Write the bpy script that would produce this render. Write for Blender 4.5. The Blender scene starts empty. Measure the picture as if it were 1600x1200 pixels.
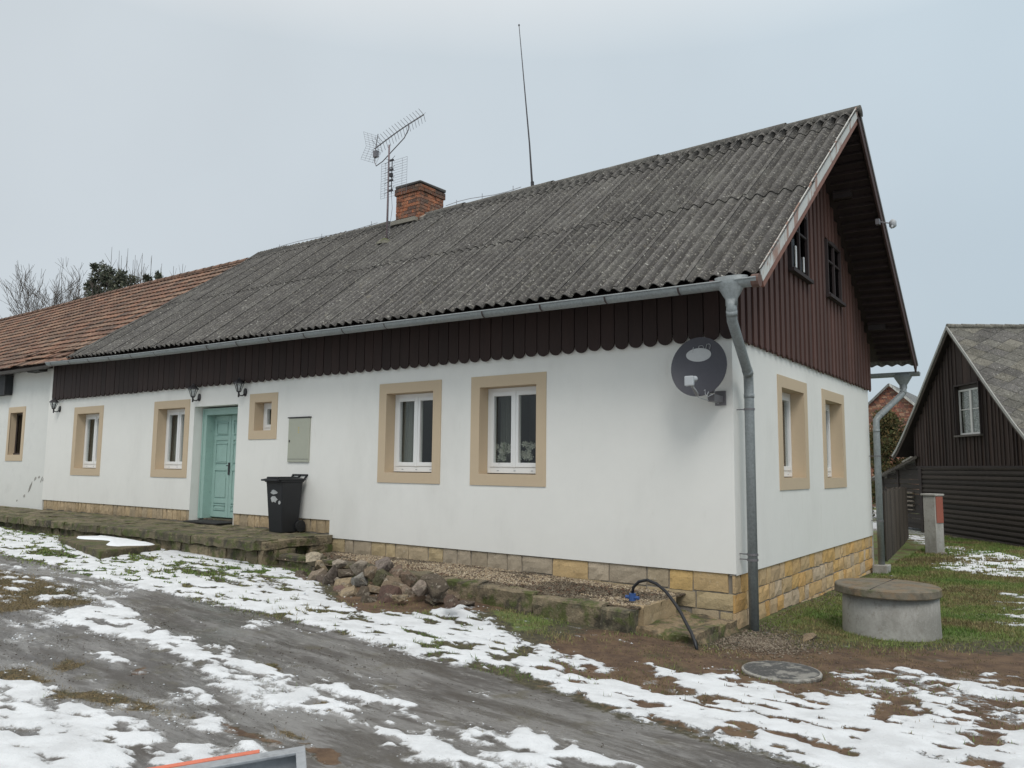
import bpy, math, random
import numpy as np
from mathutils import Vector, Matrix
random.seed(7)
C = bpy.data.collections.new('place'); bpy.context.scene.collection.children.link(C)
LOC = {}

# ---------------------------------------------------------------- numpy noise
_rs = np.random.RandomState(11); _T = _rs.rand(256, 256)
def vnoise(x, y, s=0):
    x = np.asarray(x, float) + s * 17.3; y = np.asarray(y, float) + s * 9.7
    xi = np.floor(x).astype(int); yi = np.floor(y).astype(int)
    fx = x - xi; fy = y - yi; fx = fx * fx * (3 - 2 * fx); fy = fy * fy * (3 - 2 * fy)
    a = _T[xi % 256, yi % 256]; b = _T[(xi + 1) % 256, yi % 256]
    c = _T[xi % 256, (yi + 1) % 256]; d = _T[(xi + 1) % 256, (yi + 1) % 256]
    return (a * (1 - fx) + b * fx) * (1 - fy) + (c * (1 - fx) + d * fx) * fy
def fbm(x, y, o=4, s=0):
    r = 0; a = .5; t = 0
    for i in range(o):
        r = r + a * vnoise(x * 2 ** i, y * 2 ** i, s + i); t += a; a *= .55
    return r / t

# ---------------------------------------------------------------- materials
MATS = {}
def M(name, col=(.5, .5, .5), rough=.8, metal=0., usecol=False, var=.12, vs=3., bump=.15, bs=40., bd=.01,
      stretch=(1, 1, 1), layers=(), spec=.5, rvar=0.):
    m = bpy.data.materials.new(name); m.use_nodes = True; nt = m.node_tree; N = nt.nodes; L = nt.links
    p = N['Principled BSDF']; tc = N.new('ShaderNodeTexCoord'); mp = N.new('ShaderNodeMapping')
    L.new(tc.outputs['Object'], mp.inputs[0]); mp.inputs['Scale'].default_value = stretch
    def noise(sc, det=5, rg=.6, v=None):
        n = N.new('ShaderNodeTexNoise'); n.inputs['Scale'].default_value = sc; n.inputs['Detail'].default_value = det
        n.inputs['Roughness'].default_value = rg; L.new(v or mp.outputs[0], n.inputs['Vector']); return n.outputs['Fac']
    if usecol:
        a = N.new('ShaderNodeAttribute'); a.attribute_name = 'Col'; cur = a.outputs['Color']
    else:
        a = N.new('ShaderNodeRGB'); a.outputs[0].default_value = (*col, 1); cur = a.outputs[0]
    f1 = noise(vs); f2 = noise(vs * 7.3)
    ad = N.new('ShaderNodeMath'); ad.operation = 'ADD'; L.new(f1, ad.inputs[0]); L.new(f2, ad.inputs[1])
    mr = N.new('ShaderNodeMapRange'); L.new(ad.outputs[0], mr.inputs[0])
    mr.inputs[1].default_value = .55; mr.inputs[2].default_value = 1.45
    mr.inputs[3].default_value = 1 - var; mr.inputs[4].default_value = 1 + var
    mx = N.new('ShaderNodeMix'); mx.data_type = 'RGBA'; mx.blend_type = 'MULTIPLY'; mx.inputs[0].default_value = 1
    L.new(cur, mx.inputs[6]); L.new(mr.outputs[0], mx.inputs[7]); cur = mx.outputs[2]
    for (lc, sc, th, soft, amt, kind, st) in layers:
        v = mp.outputs[0]
        if st != 1:
            m2 = N.new('ShaderNodeMapping'); L.new(tc.outputs['Object'], m2.inputs[0]); m2.inputs['Scale'].default_value = st; v = m2.outputs[0]
        if kind == 'v':
            vo = N.new('ShaderNodeTexVoronoi'); vo.inputs['Scale'].default_value = sc; L.new(v, vo.inputs['Vector'])
            iv = N.new('ShaderNodeMath'); iv.operation = 'SUBTRACT'; iv.inputs[0].default_value = 1; L.new(vo.outputs['Distance'], iv.inputs[1]); fac = iv.outputs[0]
        else: fac = noise(sc, 8, .68, v)
        r = N.new('ShaderNodeMapRange'); L.new(fac, r.inputs[0]); r.inputs[1].default_value = th - soft; r.inputs[2].default_value = th + soft
        r.inputs[3].default_value = 0; r.inputs[4].default_value = amt
        x = N.new('ShaderNodeMix'); x.data_type = 'RGBA'; L.new(r.outputs[0], x.inputs[0]); L.new(cur, x.inputs[6]); x.inputs[7].default_value = (*lc, 1); cur = x.outputs[2]
    L.new(cur, p.inputs['Base Color']); p.inputs['Roughness'].default_value = rough; p.inputs['Metallic'].default_value = metal
    p.inputs['Specular IOR Level'].default_value = spec
    if rvar:
        r = N.new('ShaderNodeMapRange'); L.new(f2, r.inputs[0]); r.inputs[1].default_value = .3; r.inputs[2].default_value = .7
        r.inputs[3].default_value = max(0, rough - rvar); r.inputs[4].default_value = min(1, rough + rvar); L.new(r.outputs[0], p.inputs['Roughness'])
    if bump:
        b = N.new('ShaderNodeBump'); b.inputs['Strength'].default_value = bump; b.inputs['Distance'].default_value = bd
        L.new(noise(bs, 6, .65), b.inputs['Height']); L.new(b.outputs[0], p.inputs['Normal'])
    MATS[name] = m; return m

plaster = M('white_plaster', (.80, .79, .75), .9, var=.03, vs=.5, bump=.35, bs=90, bd=.003,
            layers=[((.62, .61, .57), .8, .60, .1, .35, 'n', (1, 1, .35)), ((.66, .64, .59), 5, .66, .06, .4, 'n', (1, 1, .3))])
plaster_old = M('old_plaster', (.715, .715, .68), .9, var=.04, vs=.6, bump=.35, bs=60, bd=.006,
                layers=[((.55, .55, .52), 1.3, .62, .08, .4, 'n', 1)])
beige = M('beige_plaster', (.56, .445, .31), .9, var=.03, vs=1.5, bump=.2, bs=160, bd=.002)
pvc = M('white_pvc', (.80, .80, .79), .35, var=.01, bump=0)
brown = M('brown_stained_wood', usecol=True, rough=.75, var=.28, vs=3, bump=.3, bs=30, bd=.004, stretch=(3, 3, .35))
galv = M('galvanised_metal', (.27, .295, .30), .5, .12, var=.18, vs=5, bump=.05, bs=30,
         layers=[((.15, .165, .17), 30, .55, .12, .55, 'n', 1)], rvar=.1)
rust = M('rusty_metal', (.13, .075, .06), .75, .1, var=.3, vs=8, bump=.2)
dark = M('dark_metal', (.035, .032, .035), .5, .2, var=.1, bump=0)
steel = M('thin_steel', (.20, .19, .20), .45, .5, var=.1, bump=0)
mastm = M('mast_paint', (.22, .17, .18), .6, .2, var=.15, bump=0)
roofm = M('fibre_cement', usecol=True, rough=.95, var=.30, vs=5, bump=1., bs=42, bd=.012, spec=.2,
          layers=[((.06, .056, .05), 22, .56, .06, .6, 'n', (1, .35, .35)), ((.34, .325, .28), 30, .585, .035, .6, 'n', 1),
                  ((.48, .47, .43), 16, .64, .02, .85, 'n', 1), ((.055, .052, .048), 3.2, .60, .10, .45, 'n', (1, .6, .6)), ((.24, .235, .21), 1.6, .60, .10, .3, 'n', 1), ((.045, .045, .022), 2.3, .68, .04, .4, 'n', 1), ((.05, .046, .042), 34, .62, .03, .6, 'n', 1), ((.19, .165, .12), 6, .65, .05, .35, 'n', 1)])
tilem = M('clay_tile', usecol=True, rough=.92, var=.25, vs=6, bump=.5, bs=40, bd=.006,
          layers=[((.07, .06, .05), 4, .56, .08, .55, 'n', 1), ((.33, .29, .22), 25, .66, .04, .5, 'n', 1)])
stone = M('sandstone', usecol=True, rough=.92, var=.20, vs=6, bump=.8, bs=26, bd=.012,
          layers=[((.13, .10, .07), 14, .64, .06, .4, 'n', 1), ((.62, .56, .45), 22, .64, .05, .35, 'n', 1)])
mortar = M('mortar', (.27, .24, .20), .95, var=.15, bump=.5)
mossy = M('mossy_sandstone', usecol=True, rough=.95, var=.28, vs=4, bump=1., bs=22, bd=.02,
          layers=[((.030, .028, .022), 4, .53, .07, .8, 'n', 1), ((.32, .25, .16), 7, .62, .05, .6, 'n', 1), ((.070, .090, .018), 5.5, .54, .05, .8, 'n', 1), ((.30, .27, .20), 22, .63, .04, .6, 'n', 1), ((.03, .028, .022), 30, .62, .04, .6, 'n', 1)])
rockm = M('fieldstone', usecol=True, rough=.9, var=.4, vs=7, bump=1., bs=24, bd=.025,
          layers=[((.055, .042, .030), 9, .54, .06, .65, 'n', 1), ((.40, .35, .28), 15, .60, .04, .6, 'n', 1), ((.08, .09, .025), 4, .66, .05, .6, 'n', 1)])
concrete = M('concrete', (.38, .365, .335), .92, var=.2, vs=4, bump=.6, bs=45, bd=.006,
             layers=[((.20, .19, .165), 3, .54, .08, .6, 'n', (1, 1, .5)), ((.24, .22, .19), 13, .60, .04, .6, 'n', 1), ((.42, .42, .40), 60, .6, .05, .5, 'n', 1)])
coverm = M('weathered_cover_concrete', (.19, .165, .125), .93, var=.3, vs=5, bump=.8, bs=50, bd=.008,
           layers=[((.21, .125, .055), 5, .53, .07, .6, 'n', 1), ((.075, .065, .05), 9, .57, .06, .6, 'n', 1), ((.07, .085, .03), 7, .60, .06, .5, 'n', 1), ((.26, .24, .2), 50, .64, .04, .5, 'n', 1)])
castiron = M('scuffed_plate', (.065, .065, .064), .7, .0, var=.35, vs=6, bump=.6, bs=60,
             layers=[((.30, .29, .26), 6, .55, .04, .7, 'n', 1), ((.36, .35, .32), 45, .61, .03, .7, 'n', 1)])
brickm = M('chimney_brick', usecol=True, rough=.93, var=.30, vs=14, bump=.8, bs=45, bd=.008,
           layers=[((.05, .04, .035), 6, .54, .07, .75, 'n', 1), ((.42, .34, .25), 20, .60, .04, .6, 'n', 1), ((.16, .12, .09), 3, .55, .08, .5, 'n', 1)])
teal = M('teal_paint', (.33, .485, .435), .6, var=.10, vs=5, bump=.2, bs=50,
         layers=[((.13, .20, .17), 22, .66, .04, .6, 'n', (1, 1, .3))])
binm = M('black_plastic', (.011, .012, .0145), .5, var=.1, bump=.1, bs=120)
rubber = M('rubber', (.015, .015, .016), .8, var=.1, bump=0)
residue = M('sticker_residue', (.42, .43, .43), .8, var=.25, vs=20, bump=0)
cabm = M('grey_green_cabinet', (.40, .41, .335), .55, var=.05, vs=3, bump=.05)
dishm = M('dark_grey_dish', (.048, .048, .060), .55, var=.12, vs=6, bump=0, layers=[((.38, .38, .38), 28, .735, .012, .7, 'n', 1)])
lightgrey = M('light_grey_plastic', (.42, .44, .46), .5, var=.06, bump=0)
redm = M('red_brown_paint', (.30, .095, .065), .65, var=.15, bump=.1)
greywood = M('grey_weathered_wood', usecol=True, rough=.9, var=.35, vs=4, bump=.6, bs=30, bd=.006, stretch=(4, 4, .5))
darkwood = M('dark_barn_wood', usecol=True, rough=.88, var=.45, vs=2.5, bump=.5, bs=22, bd=.008, stretch=(3, 3, .4))
logm = M('dark_log_wood', usecol=True, rough=.85, var=.4, vs=2, bump=.5, bs=22, bd=.008, stretch=(.6, .6, 3))
gravelm = M('gravel_stone', usecol=True, rough=.9, var=.2, vs=20, bump=0)
barkm = M('bark', (.085, .07, .06), .95, var=.2, bump=0)
leafm = M('foliage', usecol=True, rough=.85, var=.2, vs=3, bump=0)
orange = M('orange_paint', (.62, .17, .10), .6, var=.15, vs=9, bump=.1, layers=[((.35, .32, .30), 18, .68, .04, .6, 'n', 1)])
tubm = M('worn_grey_metal', (.34, .36, .38), .55, .25, var=.2, vs=5, bump=.15, layers=[((.10, .10, .11), 7, .6, .06, .5, 'n', 1)])
hosem = M('black_hose', (.010, .011, .014), .4, var=.05, bump=0)
bluem = M('blue_plastic', (.03, .08, .24), .5, var=.05, bump=0)
curtainm = M('pale_curtain', (.62, .60, .54), .9, var=.06, bump=0)
greencurt = M('grey_green_curtain', (.20, .205, .18), .9, var=.1, bump=0)
roomm = M('room_wall', (.16, .15, .135), .9, var=.1, bump=0)
petal = M('orchid_petal', (.30, .30, .25), .6, var=.1, bump=0)
stemm = M('orchid_stem', (.09, .14, .05), .6, var=.1, bump=0)
matm = M('door_mat', (.03, .028, .027), .95, var=.2, bump=.5, bs=80)
snowm = M('snow', (.80, .83, .865), .6, var=.03, vs=6, bump=.5, bs=25, bd=.02)
flash = M('peeling_flashing', (.56, .56, .53), .6, .1, var=.12, vs=6, bump=.2,
          layers=[((.30, .145, .095), 3.2, .55, .035, .85, 'n', (1, 2.2, .55))])
rustboard = M('rust_brown_board', (.22, .10, .07), .7, var=.2, vs=5, bump=.2)
def glass_mat(name, tint, refl=.9):
    m = bpy.data.materials.new(name); m.use_nodes = True; nt = m.node_tree; N = nt.nodes; L = nt.links
    for n in list(N):
        if n.type != 'OUTPUT_MATERIAL': N.remove(n)
    out = [n for n in N if n.type == 'OUTPUT_MATERIAL'][0]
    t = N.new('ShaderNodeBsdfTransparent'); t.inputs[0].default_value = (*tint, 1)
    g = N.new('ShaderNodeBsdfGlossy'); g.inputs['Roughness'].default_value = .02; g.inputs[0].default_value = (refl, refl, refl, 1)
    f = N.new('ShaderNodeFresnel'); ge = N.new('ShaderNodeNewGeometry'); mi_ = N.new('ShaderNodeMath'); mi_.operation = 'MULTIPLY_ADD'; L.new(ge.outputs['Backfacing'], mi_.inputs[0]); mi_.inputs[1].default_value = -.8333; mi_.inputs[2].default_value = 1.5; L.new(mi_.outputs[0], f.inputs[0]); x = N.new('ShaderNodeMixShader')
    L.new(f.outputs[0], x.inputs[0]); L.new(t.outputs[0], x.inputs[1]); L.new(g.outputs[0], x.inputs[2]); L.new(x.outputs[0], out.inputs[0]); return m
glass = glass_mat('window_glass', (.95, .965, .955), .62)
lampglass = glass_mat('lamp_glass', (.85, .87, .87), 1.)

# ---------------------------------------------------------------- mesh builder
class MB:
    def __init__(s, T=None): s.v = []; s.f = []; s.c = []; s.m = []; s.T = T; s.n = 0
    def add(s, vs, fs, col=(.5, .5, .5), mi=0):
        if s.T: vs = [s.T(*p) for p in vs]
        s.v.extend([tuple(p) for p in vs]); k = s.n; s.n += len(vs)
        for f in fs: s.f.append(tuple(i + k for i in f)); s.c.append(col); s.m.append(mi)
    def box(s, x0, x1, y0, y1, z0, z1, col=(.5, .5, .5), mi=0, j=0.):
        r = lambda: random.uniform(-j, j) if j else 0
        vs = [(x + r(), y + r(), z + r()) for z in (z0, z1) for y in (y0, y1) for x in (x0, x1)]
        s.add(vs, [(0, 2, 3, 1), (4, 5, 7, 6), (0, 1, 5, 4), (2, 6, 7, 3), (0, 4, 6, 2), (1, 3, 7, 5)], col, mi)
    def bar(s, a, b, w, h, col=(.5, .5, .5), mi=0, up=(0, 0, 1)):
        a = Vector(a); b = Vector(b); d = (b - a).normalized(); u = Vector(up)
        x = d.cross(u); x = x.normalized() if x.length > 1e-4 else d.cross(Vector((1, 0, 0))).normalized(); y = x.cross(d)
        vs = [p + x * (w / 2 * i) + y * (h / 2 * k) for p in (a, b) for i, k in ((-1, -1), (1, -1), (1, 1), (-1, 1))]
        s.add(vs, [(0, 1, 2, 3), (7, 6, 5, 4), (0, 4, 5, 1), (1, 5, 6, 2), (2, 6, 7, 3), (3, 7, 4, 0)], col, mi)
    def tube(s, pts, r, n=8, col=(.5, .5, .5), mi=0, cap=True):
        pts = [Vector(p) for p in pts]; rs = r if isinstance(r, (list, tuple)) else [r] * len(pts)
        vs = []; fs = []; px = None
        for i, p in enumerate(pts):
            d = (pts[min(i + 1, len(pts) - 1)] - pts[max(i - 1, 0)]).normalized()
            if px is None: px = d.orthogonal().normalized()
            px = (px - d * px.dot(d)).normalized(); py = d.cross(px)
            for k in range(n):
                t = 2 * math.pi * k / n; vs.append(p + (px * math.cos(t) + py * math.sin(t)) * rs[i])
        for i in range(len(pts) - 1):
            for k in range(n): fs.append((i * n + k, i * n + (k + 1) % n, (i + 1) * n + (k + 1) % n, (i + 1) * n + k))
        if cap: fs += [tuple(range(n))[::-1], tuple(range((len(pts) - 1) * n, len(pts) * n))]
        s.add(vs, fs, col, mi)
    def prism(s, poly, d0, d1, ax=1, col=(.5, .5, .5), mi=0):
        P = (lambda u, w, d: (u, d, w)) if ax == 1 else ((lambda u, w, d: (d, u, w)) if ax == 0 else (lambda u, w, d: (u, w, d)))
        n = len(poly); vs = [P(u, w, d0) for u, w in poly] + [P(u, w, d1) for u, w in poly]
        s.add(vs, [tuple(range(n)), tuple(range(2 * n - 1, n - 1, -1))] + [(i, (i + 1) % n, n + (i + 1) % n, n + i) for i in range(n)], col, mi)
    def lathe(s, c, prof, n=24, col=(.5, .5, .5), mi=0, sx=1, sy=1):
        vs = []; fs = []
        for r, z in prof:
            for k in range(n):
                t = 2 * math.pi * k / n; vs.append((c[0] + r * sx * math.cos(t), c[1] + r * sy * math.sin(t), c[2] + z))
        for i in range(len(prof) - 1):
            for k in range(n): fs.append((i * n + k, i * n + (k + 1) % n, (i + 1) * n + (k + 1) % n, (i + 1) * n + k))
        fs += [tuple(range(n))[::-1], tuple(range((len(prof) - 1) * n, len(prof) * n))]
        s.add(vs, fs, col, mi)
    def grid(s, G, col=(.5, .5, .5), mi=0):          # G: rows of points
        R = len(G); K = len(G[0]); s.add([p for r in G for p in r],
            [(i * K + j, i * K + j + 1, (i + 1) * K + j + 1, (i + 1) * K + j) for i in range(R - 1) for j in range(K - 1)], col, mi)
    def build(s, name, mats, parent=None, loc=None, smooth=False, bevel=0):
        mats = mats if isinstance(mats, (list, tuple)) else [mats]
        o0 = Vector(LOC[parent.name]) if parent else (Vector(loc) if loc is not None else Vector((0, 0, 0)))
        me = bpy.data.meshes.new(name); V = np.array(s.v, float) - np.array(o0)
        me.from_pydata(V.tolist(), [], s.f)
        for m in mats: me.materials.append(m)
        if len(mats) > 1: me.polygons.foreach_set('material_index', s.m)
        at = me.color_attributes.new('Col', 'FLOAT_COLOR', 'CORNER')
        cnt = np.array([len(f) for f in s.f]); cc = np.ones((len(s.f), 4)); cc[:, :3] = np.array(s.c)
        at.data.foreach_set('color', np.repeat(cc, cnt, 0).ravel())
        if smooth: me.polygons.foreach_set('use_smooth', [True] * len(s.f))
        me.update(); o = bpy.data.objects.new(name, me); C.objects.link(o)
        if parent: o.parent = parent
        else: o.location = o0
        LOC[o.name] = tuple(o0)
        if bevel:
            b = o.modifiers.new('bevel', 'BEVEL'); b.width = bevel; b.segments = 2; b.limit_method = 'ANGLE'
        return o
def tag(o, label=None, cat=None, group=None, kind=None):
    if label: o['label'] = label
    if cat: o['category'] = cat
    if group: o['group'] = group
    if kind: o['kind'] = kind
    return o
def thing(name, loc, label, cat, group=None):
    o = bpy.data.objects.new(name, None); C.objects.link(o); o.location = loc; o.empty_display_size = .1
    LOC[o.name] = tuple(loc); return tag(o, label, cat, group)
def copy_tree(o, loc, parent=None):
    c = o.copy(); C.objects.link(c)
    if parent: c.parent = parent
    else: c.location = loc
    for ch in [x for x in bpy.data.objects if x.parent == o]: copy_tree(ch, None, c)
    return c
def jit(c, a): k = 1 + random.uniform(-a, a); return tuple(max(0, x * k) for x in c)
# ================================================================ FARMHOUSE
SL = .807
EX1, EX0 = .65, -15.6
RY, RZ = 3.56, 7.32
def eave(X):
    f = (EX1 - X) / (EX1 - EX0); y = -.8 + .35 * f
    return y, 3.86 + SL * (y + .8) + .06 * max(0, f) ** 3
def under(Y): return RZ - SL * abs(Y - RY) - .10     # underside of the roof at the gable
house = thing('farmhouse', (-8.5, 0, 0), 'long white plastered farmhouse with grey corrugated roof and dark brown gable boards', 'house')

def wall_holes(mb, u0, u1, z0, z1, holes, d=0., col=(.5, .5, .5)):
    us = sorted({u0, u1} | {h[0] for h in holes} | {h[1] for h in holes}); zs = sorted({z0, z1} | {h[2] for h in holes} | {h[3] for h in holes})
    for a, b in zip(us, us[1:]):
        for p, q in zip(zs, zs[1:]):
            if any(h[0] <= a and b <= h[1] and h[2] <= p and q <= h[3] for h in holes): continue
            mb.add([(a, d, p), (b, d, p), (b, d, q), (a, d, q)], [(0, 1, 2, 3)], col)
FR = lambda u, d, z: (u, d, z)
GA = lambda u, d, z: (-d, u, z)
WIN = [(-5.80, -4.49, 1.565, 3.125), (-3.91, -2.60, 1.565, 3.125), (-12.50, -11.18, 1.55, 3.12), (-16.02, -14.65, 1.54, 3.13), (-9.205, -8.39, 2.285, 3.125)]
DOOR = (-11.02, -9.58, .0, 2.96)
hol = [(a + .05, b - .05, c + .05, d - .05) for a, b, c, d in WIN] + [DOOR]
mb = MB(); wall_holes(mb, -17.4, -6.9, .92, 4.40, [h if h is not DOOR else (-11.02, -9.58, .92, 2.96) for h in hol if h[1] < -6.9])
wall_holes(mb, -6.9, 0, .635, 4.40, [h for h in hol if h[0] > -6.9])
# lips under the plaster edge
for a, b, z in ((-17.4, -11.02, .92), (-9.58, -6.9, .92), (-6.9, 0, .635)):
    mb.add([(a, 0, z), (b, 0, z), (b, .08, z), (a, .08, z)], [(0, 1, 2, 3)])
mb.add([(-6.9, 0, .635), (-6.9, 0, .92), (-6.9, .08, .92), (-6.9, .08, .635)], [(0, 1, 2, 3)])
# plastered door recess
for x in (-11.02, -9.58): mb.add([(x, 0, .70), (x, .42, .70), (x, .42, 2.96), (x, 0, 2.96)], [(0, 1, 2, 3)])
mb.add([(-11.02, 0, 2.96), (-9.58, 0, 2.96), (-9.58, .42, 2.96), (-11.02, .42, 2.96)], [(0, 1, 2, 3)])
mb.build('wall', plaster, house)
GW = [(1.66, 3.03, 1.555, 3.10), (3.88, 5.26, 1.545, 3.10)]
mb = MB(GA); wall_holes(mb, 0, 7.22, .62, 3.42, [(a + .05, b - .05, c + .05, d - .05) for a, b, c, d in GW])
mb.add([(0, 0, .62), (7.22, 0, .62), (7.22, .08, .62), (0, .08, .62)], [(0, 1, 2, 3)])
mb.build('gable_wall', plaster, house)
mb = MB(); mb.add([(0, 7.22, -.3), (-17.4, 7.22, -.3), (-17.4, 7.22, 4.3), (0, 7.22, 4.3)], [(0, 1, 2, 3)])
mb.build('rear_wall', plaster, house)

# plinth -------------------------------------------------------------
PC = [(.42, .34, .23), (.44, .35, .23), (.46, .36, .21), (.39, .32, .23), (.49, .35, .18), (.53, .36, .15), (.42, .35, .26)]
def stones(mb, u0, u1, z0, z1, wmin, wmax, d=.015, cols=PC, arch=None, gap=.009):
    u = u0
    while u < u1 - .02:
        w = random.uniform(wmin, wmax)
        if u + w > u1 - wmin * .6: w = u1 - u
        a, b = u + gap, u + w - gap; nz = 3; nu = 4; col = jit(random.choice(cols), .12); e = []
        zz0 = z0 + gap + random.uniform(-.008, .012); zz1 = z1 - gap + random.uniform(-.005, .008); G = []
        j0 = [random.uniform(-.008, .008) for _ in range(4)]
        for i in range(nz + 3):
            tz = min(max((i - 1) / nz, 0), 1); row = []
            for k in range(nu + 3):
                tu = min(max((k - 1) / nu, 0), 1); edge = i in (0, nz + 2) or k in (0, nu + 2)
                dd = d + .035 if edge else d + random.uniform(-.008, .006) + (.008 if (i in (1, nz + 1) or k in (1, nu + 1)) else 0)
                row.append((a + (b - a) * tu + j0[0] * tz + random.uniform(-.003, .003), dd, zz0 + (zz1 - zz0) * tz + j0[1] * tu + random.uniform(-.003, .003)))
            G.append(row)
        mb.grid(G, col); u += w
tan = [(.42, .32, .20), (.45, .34, .21), (.38, .30, .20), (.40, .30, .18)]
for u0_, u1_ in ((-17.35, -11.02), (-9.58, -6.9)): pl = MB(); stones(pl, u0_, u1_, .69, .925, .11, .25, cols=tan); pl.build('upper_plinth', stone, house)
pl = MB()
stones(pl, -6.9, -3.6, .40, .635, .18, .42, cols=PC[:4] + [PC[6]]); stones(pl, -3.6, -.10, .40, .635, .2, .55, cols=PC[3:] + [PC[0]])
stones(pl, -6.9, -.5, .20, .40, .4, .8, cols=[(.42, .33, .2)]); stones(pl, -.5, -.02, .20, .41, .3, .5, cols=PC[:3]); stones(pl, -.55, -.02, -.1, .20, .3, .5, cols=PC[:4])
G2C = [(.56, .37, .17), (.60, .38, .145), (.52, .37, .20), (.50, .36, .21), (.58, .35, .13), (.49, .38, .26)]
pg = MB(GA); 
for z0, z1 in ((.40, .625), (.20, .40), (.0, .20), (-.22, .0)): stones(pg, -.0, 7.2, z0, z1, .16, .45, cols=G2C)
o = pl.build('plinth', stone, house); o2 = pg.build('gable_plinth', stone, house)
mb = MB()
for a, b, z in ((-17.4, -11.03, .93), (-11.03, -9.57, .69), (-9.57, -6.9, .93), (-6.9, -.03, .64)): mb.add([(a, .035, -.3), (b, .035, -.3), (b, .035, z), (a, .035, z)], [(0, 1, 2, 3)])
mb.add([(-.034, .035, -.3), (-.034, 7.2, -.3), (-.034, 7.2, .64), (-.034, .035, .64)], [(0, 1, 2, 3)])
mb.build('plinth_mortar', mortar, house)

# windows ------------------------------------------------------------
def window(T, u0, u1, z0, z1, band=.16, panes=2, label=None, curtain=None):
    s_ = MB(T); a, b, c, d = u0 + band, u1 - band, z0 + band, z1 - band
    P = -.014; R = .26
    for (p, q, r, t) in ((u0, u1, z0, c), (u0, u1, d, z1), (u0, a, c, d), (b, u1, c, d)): s_.add([(p, P, r), (q, P, r), (q, P, t), (p, P, t)], [(0, 1, 2, 3)])
    for p in (u0, u1): s_.add([(p, P, z0), (p, .004, z0), (p, .004, z1), (p, P, z1)], [(0, 1, 2, 3)])
    for r in (z0, z1): s_.add([(u0, P, r), (u1, P, r), (u1, .004, r), (u0, .004, r)], [(0, 1, 2, 3)])
    for p in (a, b): s_.add([(p, P, c), (p, R, c), (p, R, d), (p, P, d)], [(0, 1, 2, 3)])
    for r in (c, d): s_.add([(a, P, r), (b, P, r), (b, R, r), (a, R, r)], [(0, 1, 2, 3)])
    f = MB(T); D0, D1 = .185, .245
    bot = c + (.012 if panes == 2 else .006)
    def fr(p, q, r, t, w, y0, y1, wb=None):
        wb = wb or w
        f.box(p, p + w, y0, y1, r, t); f.box(q - w, q, y0, y1, r, t); f.box(p + w, q - w, y0, y1, t - w, t); f.box(p + w, q - w, y0, y1, r, r + wb)
    m_ = .055; fr(a + .003, b - .003, bot, d - .003, m_, D0, D1, .085 if panes == 2 else .05)
    gl = []
    ia, ib, ic, id_ = a + m_, b - m_, bot + (.085 if panes == 2 else .05), d - m_
    if panes == 2:
        mid = (ia + ib) / 2
        for p, q in ((ia, mid), (mid, ib)): fr(p + .002, q - .002, ic + .002, id_ - .002, .062, D0 - .012, D1 - .002); gl.append((p + .062, q - .062, ic + .062, id_ - .062))
        f.box(mid - .02, mid + .02, D0 - .022, D0 - .012, ic, id_)
    else:
        fr(ia + .002, ib - .002, ic + .002, id_ - .002, .06, D0 - .012, D1 - .002); gl.append((ia + .06, ib - .06, ic + .06, id_ - .06))
    w = f.build('window', pvc, house, bevel=.004)
    if label: w['label'] = label
    sr = s_.build('window_surround', beige, w)
    g = MB(T)
    for p, q, r, t in gl: g.box(p - .01, q + .01, .205, .213, r - .01, t + .01)
    g.build('glass_pane', glass, w)
    for k in ((.2, .5, .8) if panes == 2 else ()): vt = MB(T); u = a + (b - a) * k; vt.box(u - .018, u + .018, D0 - .004, D0 - .001, bot + .03, bot + .042); vt.build('drain_cap', lightgrey, w)
    r_ = MB(T); e = .25; y1 = 1.6
    q0, q1, r0, r1 = a - e, b + e, c - .02, d + .1
    r_.add([(q0, .26, r0), (q0, y1, r0), (q0, y1, r1), (q0, .26, r1)], [(0, 1, 2, 3)]); r_.add([(q1, .26, r0), (q1, y1, r0), (q1, y1, r1), (q1, .26, r1)], [(0, 1, 2, 3)])
    r_.add([(q0, y1, r0), (q1, y1, r0), (q1, y1, r1), (q0, y1, r1)], [(0, 1, 2, 3)])
    r_.add([(q0, .26, r0), (q1, .26, r0), (q1, y1, r0), (q0, y1, r0)], [(0, 1, 2, 3)]); r_.add([(q0, .26, r1), (q1, .26, r1), (q1, y1, r1), (q0, y1, r1)], [(0, 1, 2, 3)])
    r_.build('room_interior', roomm, w)
    if curtain:
        k0, k1, mat, yy = curtain; n = 40; G = []
        for z in (c + .02, (c + d) / 2, d + .05): G.append([(a + (b - a) * (k0 + (k1 - k0) * i / n), yy + .02 * math.sin(i * 1.3) + .01 * math.sin(i * .53), z) for i in range(n + 1)])
        cu = MB(T); cu.grid(G); cu.build('curtain', mat, w, smooth=True)
    return w
window(FR, *WIN[0], curtain=(.0, .42, greencurt, .34), label='left of the two wide front windows, with a grey green curtain')
window(FR, *WIN[1], curtain=(.0, .16, greencurt, .50), label='right of the two wide front windows, with orchids behind the glass')
window(FR, *WIN[2], curtain=(0, 1, greencurt, .34), label='front window directly left of the teal door')
window(FR, *WIN[3], curtain=(0, 1, greencurt, .34), label='front window below the left end of the brown boards')
window(FR, *WIN[4], panes=1, label='small square front window right of the teal door', curtain=(0, 1, greencurt, .34))
window(GA, *GW[0], curtain=(0, 1, greencurt, .34), label='gable window nearest the house corner')
window(GA, *GW[1], curtain=(0, 1, greencurt, .34), label='gable window nearest the rear downpipe')

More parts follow.
